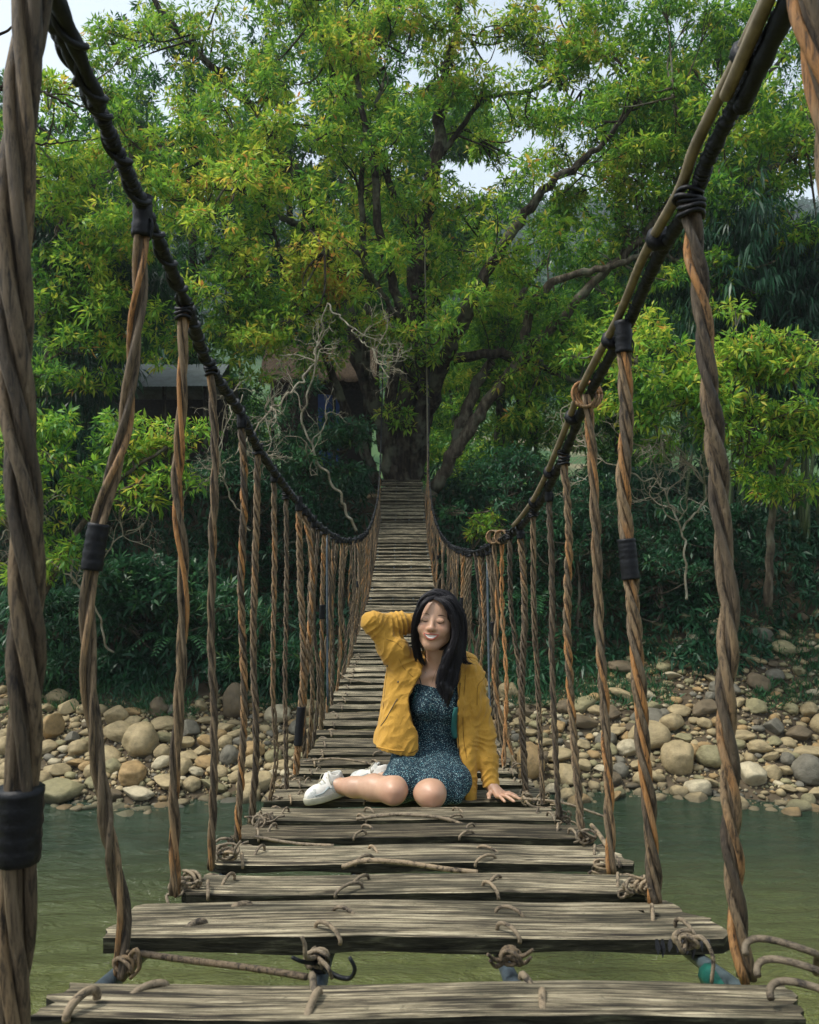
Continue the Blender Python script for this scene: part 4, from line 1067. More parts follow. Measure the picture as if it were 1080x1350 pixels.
hanger(hp((318, 547, 2.65), (322, 650, 2.65), (318, 780, 2.65), (322, 930, 2.63), (313, 1108, 2.6)), .0112, 4, .16, True, tint=.0, phase=.5)
hanger(hp((340, 590, 3.05), (338, 700, 3.05), (334, 850, 3.03), (338, 980, 3.0), (332, 1085, 3.0)), .0120, 4, .18, True, tint=.1, phase=1.5)
hanger(hp((361, 622, 3.4), (362, 750, 3.4), (360, 900, 3.35), (364, 1000, 3.35), (356, 1055, 3.35)), .011, 3, .2, False, tint=0, phase=2.5)
hanger(hp((377, 650, 3.75), (378, 760, 3.75), (376, 900, 3.7), (378, 1040, 3.65)), .011, 3, .17, False, tint=.0, phase=.2)
hanger(hp((394, 662, 4.1), (396, 760, 4.1), (400, 880, 4.05), (390, 1020, 4.0)), .0155, 4, .2, False, tint=.35, phase=1.2, tape=[(.80, .92)])
hanger(hp((400, 672, 4.3), (412, 750, 4.3), (404, 880, 4.25), (396, 990, 4.25)), .013, 3, .16, False, tint=.45, phase=.7)
# right side
hanger(hp((1050, -100, .97), (1060, 0, .965), (1075, 90, .965), (1094, 200, .965), (1104, 330, .96), (1110, 600, .95), (1120, 1000, .95), (1125, 1400, .95)), .016, 3, .3, True, tint=.35, topwrap=False)
hanger(hp((909, 262, 1.42), (920, 360, 1.42), (932, 470, 1.42), (944, 600, 1.42), (955, 720, 1.42), (962, 820, 1.41), (956, 920, 1.4), (964, 1030, 1.39), (966, 1140, 1.38), (984, 1292, 1.36)), .0170, 3, .27, True, r_s=.0080, tint=-.02, phase=.4)
hanger(hp((822, 440, 1.92), (826, 560, 1.92), (822, 660, 1.92), (833, 780, 1.9), (842, 900, 1.88), (854, 1050, 1.86), (865, 1192, 1.84)), .0158, 4, .26, True, r_s=.0068, tint=.12, phase=1.4, tape=[(.413, .49)])
hanger(hp((774, 520, 2.25), (784, 650, 2.25), (788, 780, 2.25), (795, 900, 2.23), (802, 1020, 2.2), (806, 1152, 2.17)), .0130, 3, .28, True, tint=.4, phase=2.1, topwrap=False, loop=True)
hanger(hp((743, 600, 2.6), (750, 700, 2.6), (748, 820, 2.6), (754, 940, 2.58), (768, 1108, 2.52)), .0125, 3, .17, True, tint=.0, phase=.9)
hanger(hp((723, 645, 2.95), (728, 760, 2.95), (728, 880, 2.93), (737, 1080, 2.88)), .0108, 3, .17, True, tint=-.1, phase=1.9)
hanger(hp((703, 672, 3.3), (704, 800, 3.3), (710, 920, 3.28), (716, 1060, 3.22)), .011, 4, .22, False, tint=-.05, phase=.1)
hanger(hp((686, 697, 3.7), (692, 800, 3.7), (688, 920, 3.65), (693, 1045, 3.55)), .014, 4, .16, False, tint=.0, phase=1.1)
hanger(hp((672, 703, 3.95), (674, 800, 3.95), (686, 900, 3.9), (692, 1030, 3.8)), .012, 3, .16, False, tint=.1, phase=2.2)
hanger(hp((651, 708, 4.6), (656, 800, 4.6), (652, 900, 4.55), (676, 995, 4.5)), .0125, 2, .26, False, tint=.55, phase=.6, topwrap=False, loop=True)
hanger(hp((662, 708, 4.5), (662, 800, 4.5), (668, 900, 4.4), (664, 1010, 4.3)), .0125, 2, .22, False, tint=.5, phase=1.6, topwrap=False, loop=True)
# the rest of both sides, to the far end
for side, S, d0 in ((-1, LS, 4.65), (1, RS, 5.0)):
    d = d0
    while d < 20.6:
        c = cab(S, d); db = d + (random.random() - .5) * .3; cx = float(deck_x(db)) + side * (.585 + .02 * random.random())
        bt = np.array([cx, db, float(deck(db)) - .07]); m1 = c * .6 + bt * .4 + RNG.normal(size=3) * [.025, .02, 0]; m2 = c * .3 + bt * .7 + RNG.normal(size=3) * [.03, .02, 0]
        if c[2] - bt[2] > .2:
            hanger([c, m1, m2, bt], .0115 + .004 * random.random(), 3, .15 + .12 * random.random(), False, tint=-.15 + .5 * random.random() ** 2, phase=random.random() * 6, topwrap=(random.random() < .75), side=random.choice((-1, 1)),
                   tape=[(.3, .36)] if random.random() < .12 else ())
        d += .27 + .16 * random.random()
# thin straight steel lines beside the hangers (and up into the tree)
mb = MB()
for q in ([P(642, 722, 5.6), P(645, 900, 5.3), P(648, 1000, 5.0)], [P(431, 702, 5.8), P(432, 930, 5.5)]):
    mb = MB(); mb.tube(spline(q, 10), .008, 6); mb.build('steel_line', BLUEP, broot)
pass
mb = MB(); mb.tube(spline([P(564, 655, 23.0), P(563, 500, 23.3), P(560, 330, 23.8)], 20), .022, 5, cap=False); mb.build('guy_line', simple('guy_rope', (.22, .2, .14)), broot)
mb = MB(); mb.tube(spline([P(500, 660, 22.0), P(502, 600, 22.5), P(505, 480, 23.6)], 20), .02, 5, cap=False); mb.build('guy_line', BARK, broot)

# ------------------------------------------------------------------ vine lashings
def coil(mb, c, ax, r, turns, adv, rt, n=18, sq=.75, jit=.45, a=None):
    """turns of vine about axis ax through c"""
    ax = norm(ax); u = norm(np.cross(ax, [0, 0, 1.0]) if abs(ax[2]) < .9 else np.cross(ax, [1.0, 0, 0])); v = np.cross(ax, u)
    th = np.linspace(0, turns * 6.283, int(n * turns)) + random.random() * 6
    rr = r * (1 + jit * vnoise(np.stack([th * .7 + random.random() * 50, 0 * th, 0 * th], -1), 2))
    q = c + np.outer(np.cos(th) * rr, u) + np.outer(np.sin(th) * rr * sq, v) + np.outer(np.linspace(-.5, .5, len(th)) * adv, ax)
    mb.tube(q, rt, 6, a=.5 * random.random() + .3 if a is None else a)
def loop_over_edge(mb, x, y, z, w, h, rt, yaw=0.0):
    """vine staple coming up through the deck: an arch above the surface"""
    t = np.linspace(-.25, np.pi + .25, 14)
    q = np.stack([x + np.cos(t) * w * math.sin(yaw), y + np.cos(t) * w * math.cos(yaw), z - .004 + np.sin(t) * h], -1); mb.tube(q, rt, 7, a=.3 + .5 * random.random())
for k, (o, df, db, x0, x1, zf, zb) in enumerate(PL2[:26]):
    cx = (x0 + x1) / 2; rt = .0042 if k < 9 else .0058
    for xo, wd in ((-.165, 1), (.178, 1), (-.5, 2), (.53, 2)):
        x = cx + xo + (random.random() - .5) * .02; ym = (df + db) / 2; zm = (zf + zb) / 2
        mb = MB()
        sl = (zb - zf) / (db - df)
        if k == 0 and wd == 1:
            loop_over_edge(mb, x, df + .05, zf + .05 * sl, .035, .010, .006, .15)
            loop_over_edge(mb, x - .01, db - .012, zb, .03, .012, .006, -.2)
        elif wd == 1:
            nl = 2 if k < 6 else 1
            for q in range(nl):
                loop_over_edge(mb, x + .02 * q, df + (.012 if q == 0 else (db - df) * .55), zf + (0 if q == 0 else (zb - zf) * .55), .028 + .012 * random.random(), .014 + .006 * random.random(), rt, random.choice((-1, 1)) * (.4 + .7 * random.random()))
            # coil round the carrying cable in the gap behind the plank
            if k < 14: coil(mb, np.array([x, db + .03, zb - .052]), (.15, 1, sl), .024, 2.5, .035, rt * .95)
        else:
            sg = -1 if xo < 0 else 1
            if k == 0 and sg > 0:
                for q in range(3):
                    t = np.linspace(0, np.pi, 16); mb.tube(np.stack([x + .035 - .055 * np.cos(t) - .0 * q, df + .025 + q * .045 + .018 * np.sin(t * 2), zf + .01 + q * .008 + np.sin(t) * .02 - .03 * (t > 3)], -1), .0055, 7, a=.2)
            elif k == 0:
                loop_over_edge(mb, x, df + .03, zf, .03, .018, .0065, .4); loop_over_edge(mb, x + .07, db - .03, zb, .03, .014, .006, .9)
            elif k == 1 and sg < 0:
                loop_over_edge(mb, x + .06, df + .08, zf + .08 * sl, .018, .008, .007, .9); loop_over_edge(mb, x + .12, db - .06, zb - .06 * sl, .02, .008, .007, 1.2)
            else:
                for q in range(2 if k < 10 else 1):
                    loop_over_edge(mb, x - sg * .03 * q, df + (db - df) * (.12 + .4 * q), zf + (zb - zf) * (.12 + .4 * q), .035, .020, rt, .5 * (q - .5))
                coil(mb, np.array([x + sg * .03, db + .015, zb - .03]), (random.random() - .5, 1, random.random() - .5), .032, 1.6, .02, rt)
        for i_ in range(len(mb.V)):
            m1 = MB(); n_ = len(mb.V[i_]); off = sum(len(v_) for v_ in mb.V[:i_]); m1.add(mb.V[i_], mb.Q[i_] - off, mb.T[i_] - off, mb.A[i_]); m1.build('lashing', VINEP, o, loc=(x, ym, zm), attrs=True)
# loose knots in the first gap, with loose ends
def knot(px, py, d, mm, seed, ends):
    rs2 = random.Random(seed); c = P(px, py, d); mb = MB()
    coil(mb, c, (.1, 1, -.2), .0175, 2.4, .03, .0038, a=.6, jit=.2); coil(mb, c + [.004, -.01, .004], (.7, .7, .3), .018, 1.2, .02, .0036, a=.4, jit=.3)
    for e in ends:
        q = [c] + [P(*x) for x in e]; mb.tube(spline(q, 16), np.linspace(.0046, .0032, 16), 6, a=.5)
    mb.build('knot', mm, broot, loc=c, attrs=True)
knot(418, 1262, 1.45, VINEP, 1, [[(404, 1262, 1.38), (402, 1245, 1.37), (398, 1235, 1.37)], [(432, 1275, 1.38), (438, 1290, 1.38)]])
knot(420, 1270, 1.46, CABLE, 2, [[(440, 1285, 1.39), (460, 1290, 1.38), (468, 1278, 1.37), (461, 1262, 1.37)], [(400, 1268, 1.39), (385, 1262, 1.38)]])
knot(672, 1262, 1.45, VINE, 3, [[(655, 1266, 1.44), (643, 1258, 1.43)], [(690, 1260, 1.44), (703, 1252, 1.43)], [(655, 1274, 1.44), (646, 1266, 1.43)], [(690, 1270, 1.43), (700, 1262, 1.42)]])
knot(905, 1240, 1.47, VINEP, 4, [[(925, 1236, 1.44), (940, 1262, 1.42), (938, 1296, 1.41)], [(900, 1255, 1.44), (890, 1235, 1.44)]])
knot(166, 1268, 1.45, VINE, 5, [[(180, 1252, 1.43), (184, 1275, 1.43), (172, 1290, 1.43)]])
# black rag strips under the second plank
mb = MB()
for k in range(9):
    x = 865 + 8 * k + random.random() * 5; y0 = 1246; l = 8 + 16 * random.random()
    a = P(x, y0 - 8, 1.53); c = P(x + 6 * (random.random() - .5), y0 + l, 1.52); mb.add([a + [-.002, 0, 0], a + [.003, 0, 0], (a + c) / 2 + [.006 * random.random(), -.004, 0], c, (a + c) / 2 + [-.003, .003, 0]], None, [[0, 1, 2], [0, 2, 4], [4, 2, 3]])
mb.build('torn_tape', TAPE, broot)
# long loose vines between planks
def loose(pts, r=.0055, mm=VINEP, a=.6):
    mb = MB(); s = spline([P(*q) for q in pts], 40); mb.tube(s, r * (1 + .1 * RNG.random(40)), 7, a=a); mb.build('loose_vine', mm, broot, loc=s[20], attrs=True)
loose([(185, 1257, 1.46), (250, 1266, 1.45), (330, 1276, 1.43), (405, 1288, 1.40)], .0055, VINE, .3)
loose([(452, 1143, 2.22), (480, 1135, 2.2), (530, 1137, 2.2), (590, 1146, 2.2), (630, 1150, 2.2)], .0065, VINEP, .9)
loose([(335, 1103, 2.62), (390, 1112, 2.58), (440, 1115, 2.55)], .005)
loose([(470, 1080, 2.95), (520, 1074, 2.95), (580, 1078, 2.93), (625, 1092, 2.9)], .006)
loose([(690, 1053, 3.3), (740, 1058, 3.25), (795, 1076, 3.2), (810, 1082, 3.2)], .005)
loose([(780, 1088, 2.6), (790, 1100, 2.5), (800, 1115, 2.42)], .007, VINEP, .8)
loose([(400, 1004, 4.4), (440, 1000, 4.4), (480, 1005, 4.35), (500, 1012, 4.3)], .005)
loose([(446, 885, 7.8), (460, 895, 7.6), (490, 900, 7.5)], .006)
loose([(690, 1050, 3.35), (700, 1062, 3.3), (720, 1066, 3.3)], .005, VINEP, .9)
# loops where hangers meet the deck
for px, py, d in ((236, 1166, 1.95), (252, 1160, 1.98), (292, 1115, 2.3), (302, 1122, 2.28), (345, 1083, 2.85), (350, 1078, 2.9), (742, 1075, 2.9), (773, 1105, 2.5), (695, 1052, 3.4), (716, 1052, 3.4), (852, 1170, 1.88), (835, 1168, 1.93), (795, 1140, 2.2), (385, 1022, 4.1), (375, 1040, 3.8), (680, 1010, 4.3), (365, 1055, 3.5)):
    mb = MB(); coil(mb, P(px, py, d), (random.random() - .5, .6, random.random() - .5), .024, 1.5, .02, .0040); coil(mb, P(px, py + 4, d), (random.random() - .5, 1, .3), .018, 1.2, .02, .0042)
    for _ in range(2):
        c0 = P(px, py, d); q = [c0]
        for _k in range(4): q.append(q[-1] + RNG.normal(size=3) * [.018, .015, .012])
        mb.tube(spline(q, 16), .0036, 5, a=random.random())
    for i_ in range(len(mb.V)):
        m1 = MB(); off = sum(len(v_) for v_ in mb.V[:i_]); m1.add(mb.V[i_], mb.Q[i_] - off, mb.T[i_] - off, mb.A[i_]); m1.build('end_lashing', VINEP, broot, loc=P(px, py, d), attrs=True)
# ------------------------------------------------------------------ the seated woman, grown from distance fields
class Field:
    def __init__(s, lo, hi, h):
        s.lo = np.array(lo, np.float32); s.h = h
        s.n = np.ceil((np.array(hi) - s.lo) / h).astype(int) + 1
        s.ax = [s.lo[i] + np.arange(s.n[i], dtype=np.float32) * h for i in range(3)]
        s.S = np.full(s.n, 1.0, np.float32)
    def sl(s, lo, hi):
        return tuple(slice(int(max(0, np.floor((lo[i] - s.lo[i]) / s.h))), int(min(s.n[i], np.ceil((hi[i] - s.lo[i]) / s.h) + 1))) for i in range(3))
    def grid(s, q): return s.ax[0][q[0]][:, None, None], s.ax[1][q[1]][None, :, None], s.ax[2][q[2]][None, None, :]
    def join(s, q, d, k, sub=False):
        a = s.S[q]
        if a.size == 0: return
        if sub:
            d = -d
            hh = np.maximum(k - np.abs(a - d), 0) / k; s.S[q] = np.maximum(a, d) + hh * hh * k * .25
        else:
            hh = np.maximum(k - np.abs(a - d), 0) / k; s.S[q] = np.minimum(a, d) - hh * hh * k * .25
    def cap(s, a, b, ra, rb, k=.02, sub=False):
        a, b = np.array(a, np.float32), np.array(b, np.float32); m = max(ra, rb) + k + .02
        q = s.sl(np.minimum(a, b) - m, np.maximum(a, b) + m); X, Y, Z = s.grid(q); d = b - a; L2 = float((d * d).sum()) + 1e-9
        t = np.clip(((X - a[0]) * d[0] + (Y - a[1]) * d[1] + (Z - a[2]) * d[2]) / L2, 0, 1)
        D = np.sqrt((X - a[0] - t * d[0]) ** 2 + (Y - a[1] - t * d[1]) ** 2 + (Z - a[2] - t * d[2]) ** 2) - (ra + (rb - ra) * t)
        s.join(q, D, k, sub); return s
    def chain(s, pts, rs_, k=.02):
        for i in range(len(pts) - 1): s.cap(pts[i], pts[i + 1], rs_[i], rs_[i + 1], k)
    def ell(s, c, r, k=.02, R=None, sub=False):
        c = np.array(c, np.float32); r = np.array(r, np.float32); m = r.max() + k + .02
        q = s.sl(c - m, c + m); X, Y, Z = s.grid(q); x, y, z = X - c[0], Y - c[1], Z - c[2]
        if R is not None: x, y, z = (R[0, 0] * x + R[1, 0] * y + R[2, 0] * z), (R[0, 1] * x + R[1, 1] * y + R[2, 1] * z), (R[0, 2] * x + R[1, 2] * y + R[2, 2] * z)
        k0 = np.sqrt((x / r[0]) ** 2 + (y / r[1]) ** 2 + (z / r[2]) ** 2); k1 = np.sqrt((x / r[0] ** 2) ** 2 + (y / r[1] ** 2) ** 2 + (z / r[2] ** 2) ** 2) + 1e-6
        s.join(q, np.where(k0 < .05, -r.min(), k0 * (k0 - 1) / k1), k, sub); return s
    def sample(s, p):
        i = np.clip(np.round((p - s.lo) / s.h).astype(int), 0, s.n - 1); return s.S[i[:, 0], i[:, 1], i[:, 2]]
    def mesh(s):
        S = s.S; ins = S < 0; n = s.n - 1
        acc = np.zeros(tuple(n) + (3,), np.float32); cnt = np.zeros(tuple(n), np.int8)
        edges = []
        for axis_ in range(3):
            a = [slice(None)] * 3; b = [slice(None)] * 3; a[axis_] = slice(0, -1); b[axis_] = slice(1, None)
            m = ins[tuple(a)] != ins[tuple(b)]
            idx = np.argwhere(m); va = S[tuple(a)][m]; vb = S[tuple(b)][m]; t = va / (va - vb)
            p = idx.astype(np.float32); p[:, axis_] += t
            edges.append((axis_, idx, ins[tuple(a)][m]))
            o1, o2 = [x for x in range(3) if x != axis_]
            for d1 in (0, -1):
                for d2 in (0, -1):
                    c = idx.copy(); c[:, o1] += d1; c[:, o2] += d2
                    ok = ((c >= 0) & (c < n)).all(1)
                    cc = c[ok]; np.add.at(acc, (cc[:, 0], cc[:, 1], cc[:, 2]), p[ok]); np.add.at(cnt, (cc[:, 0], cc[:, 1], cc[:, 2]), 1)
        cells = np.argwhere(cnt > 0); vid = np.full(tuple(n), -1, np.int32); vid[cells[:, 0], cells[:, 1], cells[:, 2]] = np.arange(len(cells))
        V = acc[cells[:, 0], cells[:, 1], cells[:, 2]] / cnt[cells[:, 0], cells[:, 1], cells[:, 2]][:, None] * s.h + s.lo
        Q = []
        for axis_, idx, isin in edges:
            o1, o2 = [(1, 2), (2, 0), (0, 1)][axis_]
            ok = (idx[:, o1] > 0) & (idx[:, o2] > 0) & (idx[:, o1] < n[o1]) & (idx[:, o2] < n[o2]); idx = idx[ok]; isin = isin[ok]
            def g(d1, d2):
                c = idx.copy(); c[:, o1] += d1; c[:, o2] += d2; return vid[c[:, 0], c[:, 1], c[:, 2]]
            q = np.stack([g(-1, -1), g(0, -1), g(0, 0), g(-1, 0)], -1)
            q[~isin] = q[~isin][:, ::-1]; Q.append(q[(q >= 0).all(1)])
        return V, np.vstack(Q)

def vnormals(V, Q):
    fn = np.cross(V[Q[:, 2]] - V[Q[:, 0]], V[Q[:, 3]] - V[Q[:, 1]]); N_ = np.zeros_like(V)
    for k in range(4): np.add.at(N_, Q[:, k], fn)
    return N_ / (np.linalg.norm(N_, axis=1, keepdims=True) + 1e-9)
def relax(V, Q, it=2, lam=.5):
    e = np.vstack([Q[:, [0, 1]], Q[:, [1, 2]], Q[:, [2, 3]], Q[:, [3, 0]]])
    for _ in range(it):
        s = np.zeros_like(V); c = np.zeros(len(V))
        np.add.at(s, e[:, 0], V[e[:, 1]]); np.add.at(c, e[:, 0], 1); np.add.at(s, e[:, 1], V[e[:, 0]]); np.add.at(c, e[:, 1], 1)
        V = V + lam * (s / c[:, None] - V)
    return V
def hit(fld, px, py, d0=3.1, d1=4.0, off=0.0, iso=0.0):
    """first point of the field's surface along the line of sight through a photograph pixel"""
    ds = np.arange(d0, d1, .0008); pts = np.stack([(px - 540) * ds / F, ds, HC - (py - 675) * ds / F], -1)
    v = fld.sample(pts) < iso; i = int(np.argmax(v)) if v.any() else len(ds) // 2
    return pts[i] + np.array([0, -off, 0])

# --- materials
SKIN, nt, b = mat('skin', .42, .4)
v = coords(nt, (1, 1, 1)); n = noise(nt, v, 14, 4)
fl = N(nt, 'ShaderNodeAttribute', attribute_name='tint')
nt.links.new(mixc(nt, fl.outputs['Fac'], ramp(nt, n, [(.3, (.42, .245, .155)), (.7, (.52, .325, .215))]), (.47, .22, .14)), b.inputs['Base Color'])
bump(nt, b, noise(nt, v, 260, 3), .12, .002)
b.inputs['Subsurface Weight'].default_value = .12; b.inputs['Subsurface Radius'].default_value = (.02, .008, .004); b.inputs['Subsurface Scale'].default_value = .5
JACK, nt, b = mat('yellow_cotton', .8, .15)
v = coords(nt, (1, 1, 1)); n = noise(nt, v, 9, 5, .6); n2 = noise(nt, v, 420, 2)
nt.links.new(ramp(nt, n, [(.3, (.38, .205, .032)), (.7, (.52, .29, .048))]), b.inputs['Base Color'])
b.inputs['Sheen Weight'].default_value = .15
fold_n = noise(nt, coords(nt, (1.0, 1.0, .6)), 22, 4, .55, 1.2)
rid = mathn(nt, 'ABSOLUTE', mathn(nt, 'SUBTRACT', noise(nt, coords(nt, (1.0, 1.0, .7)), 26, 3, .5, 1.6), .5))
bump(nt, b, mathn(nt, 'ADD', mathn(nt, 'ADD', fold_n, mathn(nt, 'MULTIPLY', n2, .05)), mathn(nt, 'MULTIPLY', rid, .45)), .6, .012)
LINING = simple('teal_lining', (.035, .15, .135), .7, .2, .12, 20)
HEMB = simple('jacket_binding', (.16, .085, .015), .7, .2)
DRESS, nt, b = mat('printed_dress', .8, .15)
v = coords(nt, (1, 1, 1))
vo = nt.nodes.new('ShaderNodeTexVoronoi'); vo.inputs['Scale'].default_value = 165; nt.links.new(v, vo.inputs['Vector'])
wv = noise(nt, v, 260, 3, .7, 1.0)
msk = mathn(nt, 'ADD', ramp(nt, vo.outputs['Distance'], [(.20, (1, 1, 1)), (.30, (0, 0, 0))]), ramp(nt, wv, [(.58, (0, 0, 0)), (.63, (.6, .6, .6))]), True)
nt.links.new(mixc(nt, msk, (.008, .020, .034), mixc(nt, ramp(nt, noise(nt, v, 120, 2), [(.42, (0, 0, 0)), (.58, (1, 1, 1))]), (.13, .33, .36), (.45, .60, .58))), b.inputs['Base Color'])
bump(nt, b, noise(nt, v, 30, 4), .4, .006)
HAIR, nt, b = mat('black_hair', .55, .3)
b.inputs['Base Color'].default_value = (.008, .007, .009, 1)
b.inputs['Anisotropic'].default_value = .5
WHITE, nt, b = mat('white_trainer', .6, .3)
v = coords(nt, (1, 1, 1)); pn = noise(nt, v, 16, 2, .4); ms = nt.nodes.new('ShaderNodeTexVoronoi'); ms.inputs['Scale'].default_value = 300; nt.links.new(v, ms.inputs['Vector'])
pan = ramp(nt, pn, [(.50, (0, 0, 0)), (.53, (1, 1, 1))])
nt.links.new(mixc(nt, pan, (.62, .60, .54), mixc(nt, ramp(nt, ms.outputs['Distance'], [(.2, (0, 0, 0)), (.5, (1, 1, 1))]), (.20, .23, .21), (.50, .50, .46))), b.inputs['Base Color'])
bump(nt, b, pan, .5, .003)
SOLE = simple('shoe_sole', (.40, .38, .29), .7, .3, .12, 30)
GREYT = simple('shoe_trim', (.28, .32, .31), .6, .3, .1, 30)
LIP = simple('lip', (.42, .115, .075), .35, .5, .1)
LASH = simple('eyelash', (.012, .009, .009), .6, .2)
BROW = simple('eyebrow', (.06, .035, .025), .8, .1)
TEETH = simple('tooth_white', (.88, .83, .74), .25, .5, .03)
BLUSH = simple('eyeshadow', (.34, .15, .10), .6, .2)
METAL = simple('small_metal', (.05, .045, .04), .4, .5)

HS = 1.07
Hc = P(575, 817, 3.57)
Rh = np.array((Matrix.Rotation(math.radians(5), 3, 'Y') @ Matrix.Rotation(math.radians(-12), 3, 'Z') @ Matrix.Rotation(math.radians(-2), 3, 'X')))
def hl(x, y, z): return Hc + Rh @ (np.array([x, y, z]) * HS)

S_R, E_R, W_R = P(541, 886, 3.64), P(493, 822, 3.61), P(553, 821, 3.70)
S_L, E_L, W_L = P(620, 893, 3.65), P(639, 968, 3.63), P(648, 1037, 3.53)
K_R, K_L = P(518, 1043, 3.34), P(570, 1047, 3.33)
HP_R, HP_L = P(549, 1008, 3.66), P(584, 1008, 3.66)
A_R, A_L = P(440, 1035, 3.50), P(502, 1026, 3.80)
RIB, WAIST, PELV = P(578, 925, 3.65), P(572, 968, 3.67), P(566, 1006, 3.68)

def torso(f, g=0.0, k=.04, arms=True):
    f.ell(RIB, (.125 + g, .088 + g, .150 + g), k)
    f.cap(P(553, 896, 3.65), P(607, 899, 3.66), .048 + g, .048 + g, k)
    f.ell(P(561, 931, 3.585), (.052 + g, .045 + g, .052 + g), k * .7); f.ell(P(589, 932, 3.585), (.052 + g, .045 + g, .052 + g), k * .7)
    f.ell(WAIST, (.105 + g, .082 + g, .11 + g), k); f.ell(PELV, (.160 + g, .118 + g, .115 + g), k)
body = Field(P(380, 1075, 3.1) * [1, 1, 1] + [-.02, 0, -.06], np.array([P(690, 770, 3.6)[0] + .02, 4.0, P(0, 770, 3.6)[2] + .02]), .003)
torso(body)
NB = P(578, 884, 3.645)
body.cap(hl(0, .02, -.06), NB, .047, .050, .03)
body.cap(NB, P(556, 890, 3.65), .036, .034, .05); body.cap(NB, P(604, 893, 3.66), .036, .034, .05)
body.cap(P(560, 893, 3.60), P(574, 890, 3.588), .006, .006, .02); body.cap(P(600, 896, 3.60), P(583, 890, 3.588), .006, .006, .02)
# head
body.ell(hl(0, .012, .028), np.array((.073, .090, .083)) * HS, .02, Rh)
body.ell(hl(0, -.026, -.034), np.array((.0655, .060, .076)) * HS, .03, Rh)
body.ell(hl(0, -.058, -.093), np.array((.024, .022, .020)) * HS, .03)
body.cap(hl(-.052, .0, -.06), hl(-.012, -.055, -.098), .016, .014, .03); body.cap(hl(.052, .0, -.06), hl(.012, -.055, -.098), .016, .014, .03)
for sx in (-1, 1):
    body.ell(hl(sx * .035, -.060, -.030), np.array((.029, .023, .025)) * HS, .02, Rh)
    body.ell(hl(sx * .030, -.106, .006), np.array((.019, .022, .013)) * HS, .012, Rh, sub=True)
    body.ell(hl(sx * .0305, -.0755, .004), np.array((.0165, .0095, .0100)) * HS, .007, Rh)
    body.ell(hl(sx * .0135, -.088, -.0315), np.array((.0085, .010, .0075)) * HS, .007, Rh)
    body.ell(hl(sx * .074, .012, -.008), np.array((.010, .018, .030)) * HS, .008, Rh)
body.cap(hl(0, -.078, .014), hl(0, -.097, -.025), .0055, .0105, .014)
body.ell(hl(0, -.099, -.028), np.array((.0115, .009, .009)) * HS, .008, Rh)
body.ell(hl(0, -.076, -.056), np.array((.030, .018, .020)) * HS, .016, Rh)
body.ell(hl(0, -.094, -.0575), np.array((.0235, .012, .0055)) * HS, .004, Rh, sub=True)
# arms
body.chain([P(553, 896, 3.65), S_R, E_R], [.046, .046, .037], .035)
body.chain([E_R, E_R * .7 + W_R * .3, W_R], [.037, .037, .024], .02)
body.chain([P(607, 899, 3.66), S_L, E_L], [.046, .045, .036], .035)
body.chain([E_L, E_L * .7 + W_L * .3, W_L], [.036, .035, .021], .02)
# hands: palm and five fingers each
DKZ = float(deck(3.46)) + .012
W2 = np.array([W_L[0] + .004, W_L[1] - .018, DKZ + .030])
body.cap(W_L, W2, .021, .019, .02)
PM = [W2 + np.array(o) for o in ((.030, -.045, -.018), (.014, -.055, -.020), (.044, -.030, -.018))]
for pm in PM: body.cap(W2, pm, .017, .012, .014)
FING = [((.046, -.028), (.040, -.008), .0078, .9), ((.042, -.040), (.046, -.024), .0082, 1.0), ((.028, -.050), (.038, -.040), .0080, .95), ((.012, -.056), (.024, -.046), .0072, .8)]
for (bx, by), (dx, dy), r, sc in FING:
    a = np.array([W2[0] + bx, W2[1] + by, DKZ + .012]); m1 = a + np.array([dx * .55, dy * .55, .004]) * sc; m2 = a + np.array([dx, dy, -.002]) * sc; m3 = a + np.array([dx * 1.4, dy * 1.4, -.008]) * sc
    body.chain([a, m1, m2, m3], [r + .001, r, r * .92, r * .8], .004)
a = np.array([W2[0] - .004, W2[1] - .012, DKZ + .018]); body.chain([a, a + [-.016, -.026, -.008], a + [-.018, -.050, -.016]], [.011, .0095, .008], .006)
HR = W_R + np.array([.055, .03, -.005])
body.cap(W_R, HR, .022, .018, .02)
for q in range(4):
    a = HR + np.array([.0, .0, .022 - q * .015]); body.chain([a, a + [.034, -.004, .004 - q * .003], a + [.058, -.022, .0 - q * .004]], [.0085, .008, .0068], .004)
body.chain([W_R + [.02, -.005, .02], W_R + [.045, -.015, .038], W_R + [.068, -.028, .04]], [.011, .009, .0075], .006)
# legs
body.chain([HP_R, HP_R * .5 + K_R * .5, K_R], [.088, .073, .050], .03)
body.ell(K_R + [.012, -.022, .000], (.034, .030, .036), .03); body.ell(K_L + [0, -.022, .000], (.034, .028, .034), .03)
body.chain([HP_L, HP_L * .5 + K_L * .5, K_L], [.088, .072, .049], .03)
body.ell(K_L + [-.024, .01, -.004], (.050, .045, .045), .03)
c1 = K_R * .68 + A_R * .32 + np.array([0, .02, 0])
for KK in (K_R, K_L):
    body.ell(KK + [.004, -.046, .012], (.018, .012, .018), .022); body.ell(KK + [.002, -.046, -.020], (.012, .010, .012), .02)
body.chain([K_R, c1, K_R * .35 + A_R * .65, A_R], [.050, .051, .039, .030], .025)
c1 = K_L * .68 + A_L * .32 + np.array([0, .02, -.0]); body.chain([K_L, c1, K_L * .35 + A_L * .65, A_L], [.052, .050, .038, .030], .025)
FD_R = norm(np.array([-.72, -.62, 0])); FD_L = norm(np.array([-.95, .30, 0]))
body.cap(A_R, A_R + FD_R * .10 + [0, 0, -.022], .030, .022, .03); body.cap(A_L, A_L + FD_L * .10 + [0, 0, -.015], .030, .022, .03)

